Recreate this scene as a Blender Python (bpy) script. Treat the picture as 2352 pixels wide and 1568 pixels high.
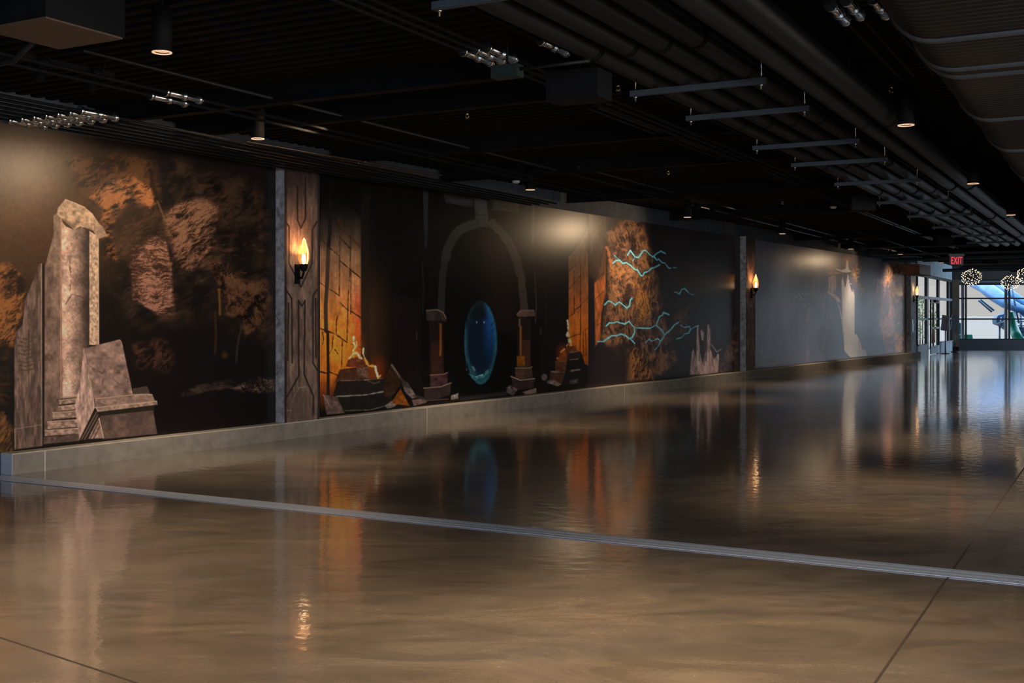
import bpy, bmesh, math, random
import numpy as np
from mathutils import Vector, Matrix
random.seed(7)
C = bpy.context.scene.collection
for o in list(bpy.data.objects): bpy.data.objects.remove(o)
R = math.radians
sc = bpy.context.scene

# ---------------------------------------------------------------- camera
F, CX, HY, EYE = 2613.0, 1176.0, 724.0, 1.5
cd = bpy.data.cameras.new('camera'); cam = bpy.data.objects.new('camera', cd); C.objects.link(cam)
cam.location = (0, 0, EYE); cam.rotation_euler = (R(90), 0, 0)
cd.sensor_width = 36.0; cd.lens = 36.0*F/2352.0; cd.shift_y = -(784.0-HY)/2352.0
cd.clip_start = 0.05; cd.clip_end = 4000
sc.camera = cam
sc.view_settings.view_transform = 'Standard'; sc.view_settings.look = 'None'
sc.view_settings.exposure = 0.0; sc.view_settings.gamma = 1.0; sc.view_settings.use_curve_mapping = False

# ---------------------------------------------------------------- geometry of the hall
TH = 0.57246; WD = 9.89883                     # mural wall: direction angle and distance from the eye
AX = R(28.5)                                   # axis of the building grid
u = Vector((math.sin(TH), math.cos(TH), 0)); n = Vector((math.cos(TH), -math.sin(TH), 0))
a = Vector((math.sin(AX), math.cos(AX), 0)); t = Vector((math.cos(AX), -math.sin(AX), 0))
Z = Vector((0, 0, 1))
DECK = 3.62; MUR0, MUR1 = 0.2, 3.32

def PD(x, y, D): return Vector(((x-CX)/F*D, D, EYE-(y-HY)/F*D))
def PZ(x, y, z): return PD(x, y, (z-EYE)*F/(HY-y))
def PW(x, y, off=0.0):
    r = (x-CX)/F
    return PD(x, y, (WD-off)/(math.sin(TH)-r*math.cos(TH)))
def QP(q, p, z): return t*q+a*p+Z*z
def WS(x): return PW(x, HY).dot(u)             # place along the mural wall
def WP(off, s, z): return n*(-WD+off)+u*s+Z*z

# ---------------------------------------------------------------- world, sun, daylight
w = bpy.data.worlds.new('world'); sc.world = w; w.use_nodes = True
wt = w.node_tree; bg = wt.nodes['Background']; bg.inputs[1].default_value = 1.0
_tc = wt.nodes.new('ShaderNodeTexCoord'); _sp = wt.nodes.new('ShaderNodeSeparateXYZ'); _rp = wt.nodes.new('ShaderNodeValToRGB')
wt.links.new(_tc.outputs['Generated'], _sp.inputs[0]); wt.links.new(_sp.outputs['Z'], _rp.inputs[0]); wt.links.new(_rp.outputs[0], bg.inputs[0])
_e = _rp.color_ramp.elements; _e[0].position = 0.05; _e[0].color = (0.57, 0.565, 0.555, 1); _e[1].position = 0.22; _e[1].color = (3.4, 4.3, 5.4, 1)   # overcast horizon, brighter bluish upper sky
def light(name, kind, loc, energy, color, **k):
    l = bpy.data.lights.new(name, kind); l.energy = energy; l.color = color
    for kk, v in k.items(): setattr(l, kk, v)
    o = bpy.data.objects.new(name, l); C.objects.link(o); o.location = loc
    return o
def aim(o, d): o.rotation_euler = Vector(d).to_track_quat('-Z', 'Y').to_euler()
s_ = light('sun_light', 'SUN', (0, 0, 20), 0.25, (1, 0.98, 0.94), angle=R(4)); aim(s_, (0.25, 0.8, -0.9))
# daylight from behind the photographer; the side-wall lamps are added fill, no windows there
b_ = light('unseen_daylight_fill', 'AREA', (-3.0, -7.6, 1.9), 950, (0.62, 0.78, 1.0), shape='RECTANGLE', size=12, size_y=2.4); aim(b_, (-0.25, 1, -0.05))
for k_, p_ in enumerate((-3, 7)):
    r_ = light('unseen_daylight_fill', 'AREA', QP(6.7, p_, 2.0), 520, (1.0, 0.93, 0.86), shape='RECTANGLE', size=9, size_y=2.2); aim(r_, -t)  # added side fill that gives the murals even ambient light


r_ = light('unseen_daylight_fill', 'AREA', QP(6.7, 55, 1.7), 440, (0.66, 0.83, 1.0), shape='RECTANGLE', size=9, size_y=2.4, spread=R(84)); aim(r_, -t-a*0.2+Z*0.12)  # added narrow-spread fill to brighten the entrance end

# ---------------------------------------------------------------- helpers
def lin(c):
    c = np.asarray(c, float)/255.0
    return np.where(c <= 0.04045, c/12.92, ((c+0.055)/1.055)**2.4)
def L3(*c): return tuple(lin(c))+(1.0,)
class NT:
    def __init__(s, name):
        s.m = bpy.data.materials.new(name); s.m.use_nodes = True; s.t = s.m.node_tree
        s.b = s.t.nodes['Principled BSDF']
    def n(s, ty, **k):
        x = s.t.nodes.new(ty)
        for kk, v in k.items():
            if kk in x.inputs.keys(): x.inputs[kk].default_value = v
            else: setattr(x, kk, v)
        return x
    def l(s, o, i): s.t.links.new(o, i)
    def ramp(s, src, stops):
        r = s.n('ShaderNodeValToRGB'); e = r.color_ramp.elements
        while len(e) < len(stops): e.new(0.5)
        for el, (p, c) in zip(e, stops): el.position = p; el.color = c
        s.l(src, r.inputs[0]); return r.outputs[0]
def mat(name, col, rough=0.5, metal=0.0, spec=0.5, noise=0.0, scale=8.0, emit=None, estr=0.0, bump=0.0):
    M = NT(name); b = M.b
    b.inputs['Roughness'].default_value = rough; b.inputs['Metallic'].default_value = metal
    b.inputs['Specular IOR Level'].default_value = spec
    col = tuple(col)[:3]
    if noise > 0:
        tc = M.n('ShaderNodeTexCoord'); nz = M.n('ShaderNodeTexNoise', Scale=scale, Detail=6.0, Roughness=0.6)
        M.l(tc.outputs['Object'], nz.inputs['Vector'])
        lo = tuple(c*(1-noise) for c in col)+(1,); hi = tuple(min(1, c*(1+noise)) for c in col)+(1,)
        M.l(M.ramp(nz.outputs['Fac'], [(0.3, lo), (0.7, hi)]), b.inputs['Base Color'])
        if bump > 0:
            bp = M.n('ShaderNodeBump', Strength=bump, Distance=0.01); M.l(nz.outputs['Fac'], bp.inputs['Height']); M.l(bp.outputs[0], b.inputs['Normal'])
    else: b.inputs['Base Color'].default_value = col+(1,)
    if emit is not None:
        b.inputs['Emission Color'].default_value = tuple(emit)[:3]+(1,); b.inputs['Emission Strength'].default_value = estr
    return M.m

class MB:
    def __init__(s): s.v = []; s.f = []; s.sm = []
    def add(s, v, f, smooth=False):
        o = len(s.v); s.v += [tuple(x) for x in v]; s.f += [tuple(i+o for i in q) for q in f]; s.sm += [smooth]*len(f); return s
    def box(s, c, d, rz=0.0, M=None):
        h = [x/2 for x in d]; cs, sn = math.cos(rz), math.sin(rz); v = []
        for k in ((-1,-1,-1),(1,-1,-1),(1,1,-1),(-1,1,-1),(-1,-1,1),(1,-1,1),(1,1,1),(-1,1,1)):
            p = Vector((k[0]*h[0], k[1]*h[1], k[2]*h[2]))
            p = (M @ p) if M is not None else Vector((p.x*cs-p.y*sn, p.x*sn+p.y*cs, p.z))
            v.append(p+Vector(c))
        return s.add(v, [(0,3,2,1),(4,5,6,7),(0,1,5,4),(1,2,6,5),(2,3,7,6),(3,0,4,7)])
    def tube(s, pts, r, seg=12, cap=True):
        pts = [Vector(p) for p in pts]; m = len(pts); rr = r if isinstance(r, (list, tuple)) else [r]*m
        d0 = (pts[1]-pts[0]).normalized(); x = d0.orthogonal().normalized(); v = []
        for i, p in enumerate(pts):
            d = (pts[min(i+1, m-1)]-pts[max(i-1, 0)]).normalized()
            x = (x-d*x.dot(d)).normalized(); y = d.cross(x)
            for k in range(seg):
                an = 2*math.pi*k/seg; v.append(p+(x*math.cos(an)+y*math.sin(an))*rr[i])
        f = [(i*seg+k, i*seg+(k+1) % seg, (i+1)*seg+(k+1) % seg, (i+1)*seg+k) for i in range(m-1) for k in range(seg)]
        s.add(v, f, True)
        if cap:
            o = len(s.v)-m*seg
            s.f += [tuple(o+k for k in reversed(range(seg))), tuple(o+(m-1)*seg+k for k in range(seg))]; s.sm += [False, False]
        return s
    def lathe(s, prof, seg=20, c=(0, 0, 0), M=None):
        v = []
        for r, z in prof:
            for k in range(seg):
                an = 2*math.pi*k/seg; p = Vector((r*math.cos(an), r*math.sin(an), z))
                v.append((M @ p if M is not None else p)+Vector(c))
        m = len(prof)
        f = [(i*seg+k, i*seg+(k+1) % seg, (i+1)*seg+(k+1) % seg, (i+1)*seg+k) for i in range(m-1) for k in range(seg)]
        return s.add(v, f, True)
    def prism(s, poly, d):
        m = len(poly); poly = [Vector(p) for p in poly]; d = Vector(d)
        v = poly+[p+d for p in poly]
        return s.add(v, [tuple(reversed(range(m))), tuple(range(m, 2*m))]+[(i, (i+1) % m, m+(i+1) % m, m+i) for i in range(m)])
    def build(s, name, m, parent=None):
        me = bpy.data.meshes.new(name); me.from_pydata(s.v, [], s.f); me.materials.append(m)
        me.polygons.foreach_set('use_smooth', s.sm); me.update()
        o = bpy.data.objects.new(name, me); C.objects.link(o)
        if parent is not None: o.parent = parent
        return o
def tag(o, label, cat, group=None, kind=None):
    o['label'] = label; o['category'] = cat
    if group: o['group'] = group
    if kind: o['kind'] = kind
    return o
def struct(o, label=None):
    o['kind'] = 'structure'
    if label: o['label'] = label
    return o
def thing(name, label, cat, loc, rz=0.0, group=None):
    o = bpy.data.objects.new(name, None); C.objects.link(o); o.empty_display_size = 0.1
    o.location = loc; o.rotation_euler = (0, 0, rz); return tag(o, label, cat, group)
def dup(root, loc, label, rz=None):
    r = root.copy(); C.objects.link(r); r.location = loc; r['label'] = label
    if rz is not None: r.rotation_euler = (0, 0, rz)
    for ch in list(root.children):
        c = ch.copy(); C.objects.link(c); c.parent = r
        for g in list(ch.children):
            d = g.copy(); C.objects.link(d); d.parent = c
    return r

# ---------------------------------------------------------------- materials
M_black = mat('black_painted_steel', (0.0045, 0.0045, 0.005), 0.7, spec=0.15, noise=0.25, scale=5)
M_blackpipe = mat('black_pipe_insulation', (0.0078, 0.0078, 0.0082), 0.5, spec=0.3, noise=0.2, scale=3)
M_deck = mat('black_metal_deck', (0.0048, 0.0046, 0.0044), 0.75, spec=0.12, noise=0.2, scale=2)
M_strut = mat('grey_painted_strut', (0.040, 0.052, 0.064), 0.5, 0.0, noise=0.15, scale=6)
M_galv = mat('galvanised_steel', (0.62, 0.63, 0.62), 0.22, 1.0, noise=0.1, scale=30)
M_alu = mat('brushed_aluminium', (0.62, 0.70, 0.82), 0.36, 0.5, noise=0.12, scale=40)  # aluminium with cool daylight put into its bluish base colour
M_gap = mat('dark_rubber_seal', (0.05, 0.05, 0.055), 0.5)
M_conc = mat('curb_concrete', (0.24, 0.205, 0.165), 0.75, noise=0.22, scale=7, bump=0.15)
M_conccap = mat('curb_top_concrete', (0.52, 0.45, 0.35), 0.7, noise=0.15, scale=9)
M_block = mat('grey_block_wall', (0.045, 0.055, 0.07), 0.8, noise=0.3, scale=6, bump=0.2)
M_wall = mat('dark_plaster', (0.05, 0.05, 0.052), 0.8, noise=0.15, scale=4)
M_frame = mat('dark_window_frame', (0.022, 0.028, 0.034), 0.4, 0.2)
M_framelt = mat('blue_grey_window_bar', (0.20, 0.26, 0.36), 0.4, 0.1)
M_sill = mat('dark_blue_grey_sill', (0.035, 0.045, 0.065), 0.55, noise=0.1, scale=3)
M_colbrown = mat('brown_column_paint', (0.15, 0.115, 0.095), 0.6, noise=0.2, scale=5)
M_brass = mat('brass', (0.75, 0.52, 0.2), 0.25, 1.0)
M_white = mat('off_white_plastic', (0.55, 0.55, 0.53), 0.5)
M_lens = mat('lit_lamp_lens', (0.5, 0.42, 0.35), 0.4, emit=(1.0, 0.62, 0.36), estr=0.75)
M_spotlens = mat('lit_spot_lens', (0.6, 0.5, 0.45), 0.3, emit=(1.0, 0.72, 0.55), estr=1.6)
M_wood = mat('orange_brown_wood', (0.16, 0.065, 0.028), 0.5, noise=0.35, scale=9)
M_brushed = mat('blue_grey_brushed_panel', (0.38, 0.50, 0.60), 0.45, noise=0.3, scale=4)
M_signface = mat('grey_sign_panel', (0.42, 0.42, 0.47), 0.5, noise=0.12, scale=6)
M_bulb = mat('warm_bulb_glow', (1, 0.9, 0.7), 0.3, emit=(1.0, 0.72, 0.42), estr=4.0)
M_ground = mat('pale_outdoor_paving', (0.126, 0.103, 0.077), 0.9, noise=0.04, scale=1)
M_blue = mat('blue_slide_plastic', (0.04, 0.16, 0.36), 0.35, noise=0.35, scale=1.2)
M_dblue = mat('dark_blue_steel', (0.03, 0.09, 0.18), 0.4, noise=0.3, scale=3)
M_teal = mat('teal_plastic', (0.012, 0.40, 0.30), 0.4, noise=0.2, scale=2)
M_amber = NT('amber_flame_glass'); _b = M_amber.b
_b.inputs['Base Color'].default_value = (0.9, 0.35, 0.08, 1); _b.inputs['Roughness'].default_value = 0.2
_b.inputs['Emission Color'].default_value = (1.0, 0.40, 0.09, 1); _b.inputs['Emission Strength'].default_value = 0.55
_b.inputs['Alpha'].default_value = 0.3; M_amber = M_amber.m
M_fil = mat('white_hot_bulb', (1, 0.95, 0.8), 0.3, emit=(1.0, 0.76, 0.44), estr=12.0)
M_rim = mat('glowing_amber_edge', (1, 0.7, 0.3), 0.3, emit=(1.0, 0.58, 0.20), estr=3.2)
M_redled = mat('red_exit_letters', (0.8, 0.05, 0.05), 0.4, emit=(1.0, 0.05, 0.07), estr=1.0)
M_exitbody = mat('exit_sign_housing', (0.17, 0.20, 0.24), 0.35, noise=0.1)
M_exitface = mat('exit_sign_face', (0.30, 0.22, 0.26), 0.15, spec=0.8)

# glass
G = NT('window_glass'); G.t.nodes.remove(G.b)
_o = [x for x in G.t.nodes if x.type == 'OUTPUT_MATERIAL'][0]
_tr = G.n('ShaderNodeBsdfTransparent'); _gl = G.n('ShaderNodeBsdfGlossy'); _gl.inputs['Roughness'].default_value = 0.02
_mx = G.n('ShaderNodeMixShader'); _mx.inputs[0].default_value = 0.05
G.l(_tr.outputs[0], _mx.inputs[1]); G.l(_gl.outputs[0], _mx.inputs[2]); G.l(_mx.outputs[0], _o.inputs[0]); M_glass = G.m

# polished concrete floor
FM = NT('polished_concrete'); b = FM.b
tc = FM.n('ShaderNodeTexCoord'); mp = FM.n('ShaderNodeMapping'); mp.inputs['Rotation'].default_value = (0, 0, AX); mp.inputs['Scale'].default_value = (0.45, 1.15, 1)
FM.l(tc.outputs['Object'], mp.inputs[0])
n1 = FM.n('ShaderNodeTexNoise', Scale=0.55, Detail=5.0, Roughness=0.55, Distortion=0.6); FM.l(mp.outputs[0], n1.inputs['Vector'])
n2 = FM.n('ShaderNodeTexNoise', Scale=3.0, Detail=8.0, Roughness=0.7, Distortion=1.5); FM.l(mp.outputs[0], n2.inputs['Vector'])
c1 = FM.ramp(n1.outputs['Fac'], [(0.3, (0.118, 0.092, 0.068, 1)), (0.5, (0.205, 0.158, 0.110, 1)), (0.72, (0.292, 0.222, 0.150, 1))])
c2 = FM.ramp(n2.outputs['Fac'], [(0.32, (0.70, 0.69, 0.68, 1)), (0.5, (0.97, 0.97, 0.97, 1)), (0.7, (1.28, 1.25, 1.2, 1))])
mx = FM.n('ShaderNodeMix', data_type='RGBA', blend_type='MULTIPLY'); mx.inputs[0].default_value = 1.0
n4 = FM.n('ShaderNodeTexNoise', Scale=0.32, Detail=4.0, Roughness=0.6, Distortion=1.0); FM.l(mp.outputs[0], n4.inputs['Vector'])
gm = FM.n('ShaderNodeMix', data_type='RGBA'); gf = FM.ramp(n4.outputs['Fac'], [(0.42, (0, 0, 0, 1)), (0.66, (0.75, 0.75, 0.75, 1))])
FM.l(gf, gm.inputs[0]); FM.l(c1, gm.inputs[6]); gm.inputs[7].default_value = (0.150, 0.135, 0.122, 1); c1 = gm.outputs[2]
FM.l(c1, mx.inputs[6]); FM.l(c2, mx.inputs[7]); FM.l(mx.outputs[2], b.inputs['Base Color'])
rr = FM.n('ShaderNodeMapRange'); rr.inputs[1].default_value = 0.3; rr.inputs[2].default_value = 0.7; rr.inputs[3].default_value = 0.17; rr.inputs[4].default_value = 0.28; b.inputs['Coat Weight'].default_value = 0.95; b.inputs['Coat Roughness'].default_value = 0.075; b.inputs['Coat IOR'].default_value = 1.34; b.inputs['Specular IOR Level'].default_value = 0.4
FM.l(n2.outputs['Fac'], rr.inputs[0]); FM.l(rr.outputs[0], b.inputs['Roughness'])
n3 = FM.n('ShaderNodeTexNoise', Scale=9.0, Detail=3.0); FM.l(tc.outputs['Object'], n3.inputs['Vector'])
bp = FM.n('ShaderNodeBump', Strength=0.085, Distance=0.02); FM.l(n3.outputs['Fac'], bp.inputs['Height']); FM.l(bp.outputs[0], b.inputs['Normal']); FM.l(bp.outputs[0], b.inputs['Coat Normal'])
M_floor = FM.m

def paintmat(name, rough, spec):
    M = NT(name); at = M.n('ShaderNodeAttribute', attribute_name='Col')
    tc = M.n('ShaderNodeTexCoord'); nz = M.n('ShaderNodeTexNoise', Scale=26.0, Detail=5.0, Roughness=0.7); M.l(tc.outputs['Object'], nz.inputs['Vector'])
    k = M.ramp(nz.outputs['Fac'], [(0.3, (0.8, 0.8, 0.8, 1)), (0.7, (1.18, 1.18, 1.18, 1))])
    mx = M.n('ShaderNodeMix', data_type='RGBA', blend_type='MULTIPLY'); mx.inputs[0].default_value = 1.0
    M.l(at.outputs['Color'], mx.inputs[6]); M.l(k, mx.inputs[7]); M.l(mx.outputs[2], M.b.inputs['Base Color'])
    M.b.inputs['Roughness'].default_value = rough; M.b.inputs['Specular IOR Level'].default_value = spec
    return M.m
M_mural = paintmat('printed_mural', 0.30, 0.38)
M_pilfront = paintmat('printed_carved_stone', 0.55, 0.3)

# ---------------------------------------------------------------- structure
struct(MB().box((8, 20.6, -0.05), (66, 59.2, 0.1)).build('floor', M_floor), 'glossy polished brown concrete floor')
SEND = WS(2104); S0 = -14.0
# mural wall (behind the panels and above them to the deck)
wl = bpy.data.objects.new('x', None); bpy.data.objects.remove(wl)
def wallbox(off0, off1, s0, s1, z0, z1): 
    m = MB(); P = [WP(off0, s0, z0), WP(off1, s0, z0), WP(off1, s1, z0), WP(off0, s1, z0)]
    return m.prism(P, (0, 0, z1-z0))
struct(wallbox(-0.3, -0.012, S0, SEND, 0, DECK+0.2).build('wall_left', M_block), 'grey block wall behind the murals')
SC0 = WS(5)+0.0
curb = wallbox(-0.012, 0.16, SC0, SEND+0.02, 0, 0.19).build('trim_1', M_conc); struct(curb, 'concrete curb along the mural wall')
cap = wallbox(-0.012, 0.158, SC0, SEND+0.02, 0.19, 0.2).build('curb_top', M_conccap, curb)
wallbox(-0.012, 0.16, SC0-0.006, SC0, 0.0, 0.19).build('daylit_end_face', mat('daylit_blue_grey_end', (0.42, 0.46, 0.52), 0.5, noise=0.1), curb)  # curb end face; cool daylight from behind put into its paler colour
for k_ in range(6):                                                    # pale control joints in the curb face
    sj = WS(960)+(k_-1)*6.1
    if SC0 < sj < SEND: wallbox(0.155, 0.1615, sj-0.008, sj+0.008, 0.0, 0.19).build('control_joint', M_conccap, curb)
# corrugated deck, ribs across the building axis
m = MB(); prof = []; per = 0.16; p0, p1 = -9.0, 62.0; k_ = int((p1-p0)/per)
for i in range(k_):
    b0 = p0+i*per; prof += [(b0, 0.0), (b0+0.07, 0.0), (b0+0.09, 0.05), (b0+0.14, 0.05)]
v = []
for p_, dz in prof: v += [QP(-16, p_, DECK+dz), QP(9, p_, DECK+dz)]
m.add(v, [(2*i, 2*i+2, 2*i+3, 2*i+1) for i in range(len(prof)-1)])
struct(m.build('ceiling', M_deck), 'black corrugated metal deck ceiling')
struct(MB().prism([QP(-17, -10, DECK+0.1), QP(10, -10, DECK+0.1), QP(10, 63, DECK+0.1), QP(-17, 63, DECK+0.1)], (0, 0, 0.15)).build('ceiling_slab', M_wall), 'dark roof slab above the deck')
# unseen sides of the hall
struct(MB().prism([QP(7, -16, 0), QP(7.2, -16, 0), QP(7.2, 60.4, 0), QP(7, 60.4, 0)], (0, 0, DECK+0.2)).build('wall_right', M_wall), 'dark wall on the unseen right side')
struct(MB().box((0, -8.1, DECK/2+0.1), (50, 0.2, DECK+0.2)).build('wall_back', M_wall), 'dark wall behind the photographer')
# floor joints
def floorline(A, B, wdt, name, m_, label, h=0.0012):
    A, B = Vector(A), Vector(B); d = (B-A).normalized(); s = Vector((d.y, -d.x, 0))*wdt/2
    return struct(MB().prism([A-s, A+s, B+s, B-s], (0, 0, h)).build(name, m_), label)
M_joint = mat('floor_joint_filler', (0.06, 0.045, 0.032), 0.5)
def FP(x, y): return PZ(x, y, 0.0)
J0 = FP(2173, 1333); floorline(J0-a*3.0, J0+a*22, 0.012, 'trim_2', M_joint, 'saw cut joint in the floor at right')
J1 = FP(160, 1517); dj = (FP(320, 1568)-FP(0, 1462)).normalized(); floorline(J1-dj*1.2, J1+dj*2.5, 0.012, 'trim_3', M_joint, 'saw cut joint in the floor at lower left')
J2 = FP(1100, 1005); floorline(J2-a*2.0, J2+a*5, 0.010, 'trim_4', M_joint, 'saw cut joint beside the mural curb')
# ---------------------------------------------------------------- expansion joint cover across the floor
A_, B_ = FP(2, 1098), FP(2352, 1334); de = (B_-A_).normalized(); A2 = A_-de*0.3; B2 = B_+de*4; nr = Vector((-de.y, de.x, 0))
ej = thing('expansion_joint_cover', 'long ribbed metal expansion joint strip crossing the brown concrete floor', 'floor strip', A2)
def strip(o0, o1, h): return MB().prism([nr*o0, nr*o1, nr*o1+de*(B2-A2).length, nr*o0+de*(B2-A2).length][::-1], (0, 0, h))
strip(-0.105, 0.105, 0.0025).build('base_plate', M_gap, ej)
for o0, o1 in ((-0.105, -0.045), (-0.036, 0.036), (0.045, 0.105)): strip(o0, o1, 0.006).build('metal_rail', M_alu, ej)

# ---------------------------------------------------------------- mural painting tools
def vn(x, y, seed=0):
    xi = np.floor(x).astype(np.int64); yi = np.floor(y).astype(np.int64); fx = x-xi; fy = y-yi
    fx = fx*fx*(3-2*fx); fy = fy*fy*(3-2*fy)
    def h(i, j):
        k = (i*374761393+j*668265263+seed*974634777) & 0xffffffff
        k = ((k ^ (k >> 13))*1274126177) & 0xffffffff
        return ((k ^ (k >> 16)) & 0xffff)/65535.0
    return (h(xi, yi)*(1-fx)+h(xi+1, yi)*fx)*(1-fy)+(h(xi, yi+1)*(1-fx)+h(xi+1, yi+1)*fx)*fy
def fbm(x, y, o=4, seed=0):
    r = 0; am = 0.5; tot = 0
    for i in range(o): r = r+am*vn(x*2**i, y*2**i, seed+i*17); tot += am; am *= 0.55
    return r/tot
def ridge(x, y, o=5, seed=0):
    r = 0; am = 0.5; tot = 0
    for i in range(o): r = r+am*(1-np.abs(2*vn(x*2**i, y*2**i, seed+i*31)-1)); tot += am; am *= 0.6
    return r/tot
def ss(e0, e1, x): q = np.clip((x-e0)/(e1-e0), 0, 1); return q*q*(3-2*q)
def PL(s, ox=0, oy=0, k=1.0): return [(ox+float(q.split(',')[0])/k, oy+float(q.split(',')[1])/k) for q in s.split()]

class Art:
    def __init__(s, x, y, base): s.x = x; s.y = y; s.c = np.tile(np.array(base, float), (len(x), 1))
    def segd(s, idx, pts, closed):
        P = np.array(pts); X = s.x[idx]; Y = s.y[idx]; d = np.full(len(idx), 1e9); m = len(P)
        for i in range(m if closed else m-1):
            A = P[i]; B = P[(i+1) % m]; v = B-A; q = np.clip(((X-A[0])*v[0]+(Y-A[1])*v[1])/max(1e-9, v@v), 0, 1)
            d = np.minimum(d, np.hypot(X-A[0]-q*v[0], Y-A[1]-q*v[1]))
        return d
    def box(s, pts, pad):
        P = np.array(pts); lo = P.min(0)-pad; hi = P.max(0)+pad
        return np.nonzero((s.x > lo[0]) & (s.x < hi[0]) & (s.y > lo[1]) & (s.y < hi[1]))[0]
    def pm(s, pts, fe=1.2):
        idx = s.box(pts, fe+1)
        if len(idx) == 0: return idx, np.zeros(0)
        X = s.x[idx]; Y = s.y[idx]; ins = np.zeros(len(idx), bool); P = pts; j = len(P)-1
        for i in range(len(P)):
            xi, yi = P[i]; xj, yj = P[j]
            if yi != yj: ins ^= ((yi > Y) != (yj > Y)) & (X < (xj-xi)*(Y-yi)/(yj-yi)+xi)
            j = i
        d = s.segd(idx, pts, True); sd = np.where(ins, d, -d)
        return idx, ss(-fe, fe, sd)
    def mix(s, idx, m, rgb):
        m = np.clip(m, 0, 1)[:, None]; s.c[idx] = s.c[idx]*(1-m)+np.asarray(rgb, float)*m
    def poly(s, pts, rgb, fe=1.2, al=1.0, tex=0.0, sx=6, sy=6, seed=1):
        if isinstance(pts, str): pts = PL(pts)
        idx, m = s.pm(pts, fe)
        if len(idx) == 0: return
        col = np.tile(np.array(rgb, float), (len(idx), 1))
        if tex > 0: col *= (1+tex*2.4*(fbm(s.x[idx]/sx, s.y[idx]/sy, 4, seed)-0.5))[:, None]
        s.mix(idx, m*al, col)
    def grad(s, pts, fn, fe=1.2, al=1.0):
        if isinstance(pts, str): pts = PL(pts)
        idx, m = s.pm(pts, fe)
        if len(idx): s.mix(idx, m*al, fn(s.x[idx], s.y[idx]))
    def line(s, pts, wd, rgb, fe=0.8, al=1.0, jit=0.0, seed=3):
        if isinstance(pts, str): pts = PL(pts)
        idx = s.box(pts, wd+fe+2)
        if len(idx) == 0: return
        d = s.segd(idx, pts, False); fe = max(fe, 1.1)
        if jit > 0: d = d+jit*(fbm(s.x[idx]/8, s.y[idx]/8, 2, seed)-0.5)*2
        s.mix(idx, ss(wd/2+fe, wd/2-fe, d)*al, rgb)
    def ell(s, cx, cy, rx, ry, rgb, soft=1.0, al=1.0):
        idx = s.box([(cx-rx, cy-ry), (cx+rx, cy+ry)], 2)
        d = np.hypot((s.x[idx]-cx)/rx, (s.y[idx]-cy)/ry); s.mix(idx, ss(1.0, 1.0-soft, d)*al, rgb)
    def rock(s, pts, hi, mid, dk, fe=16, sc=20, ang=0.0, an=2.2, al=1.0, seed=1, edge=0.9, con=1.0):
        if isinstance(pts, str): pts = PL(pts)
        idx, m = s.pm(pts, fe)
        if len(idx) == 0: return
        X = s.x[idx]; Y = s.y[idx]
        wx = X+18*(fbm(X/30, Y/30, 3, seed+5)-0.5); wy = Y+18*(fbm(X/30, Y/30, 3, seed+9)-0.5)
        ca, sa = math.cos(ang), math.sin(ang); p = (wx*ca+wy*sa)/(sc*an); q = (-wx*sa+wy*ca)/sc
        r = ridge(p*1.3, q*1.3, 6, seed); big = fbm(X/38, Y/38, 4, seed+40); fine = fbm(p*5, q*5, 3, seed+77); h1 = ridge((wx*ca+wy*sa)/(sc*an)*1.3+.0, q*1.3, 5, seed+3); h2 = ridge(((wx+2.2)*ca+(wy+2.6)*sa)/(sc*an)*1.3, (-(wx+2.2)*sa+(wy+2.6)*ca)/sc*1.3, 5, seed+3)
        v = np.clip(((r-0.56)*2.6*con+0.5)*0.6+(big-0.5)*2.2+0.06+(fine-0.5)*0.6+np.clip((h2-h1)*3.0*con, -.3, .3)+0.02, 0, 1)
        col = np.where(v[:, None] < 0.5, np.array(dk)*(1-2*v[:, None])+np.array(mid)*2*v[:, None], np.array(mid)*(2-2*v[:, None])+np.array(hi)*(2*v[:, None]-1))
        e = np.clip(m*(1+edge)-edge*fbm(X/18, Y/18, 5, seed+60)*1.35, 0, 1)
        s.mix(idx, e*al, col)

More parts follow.
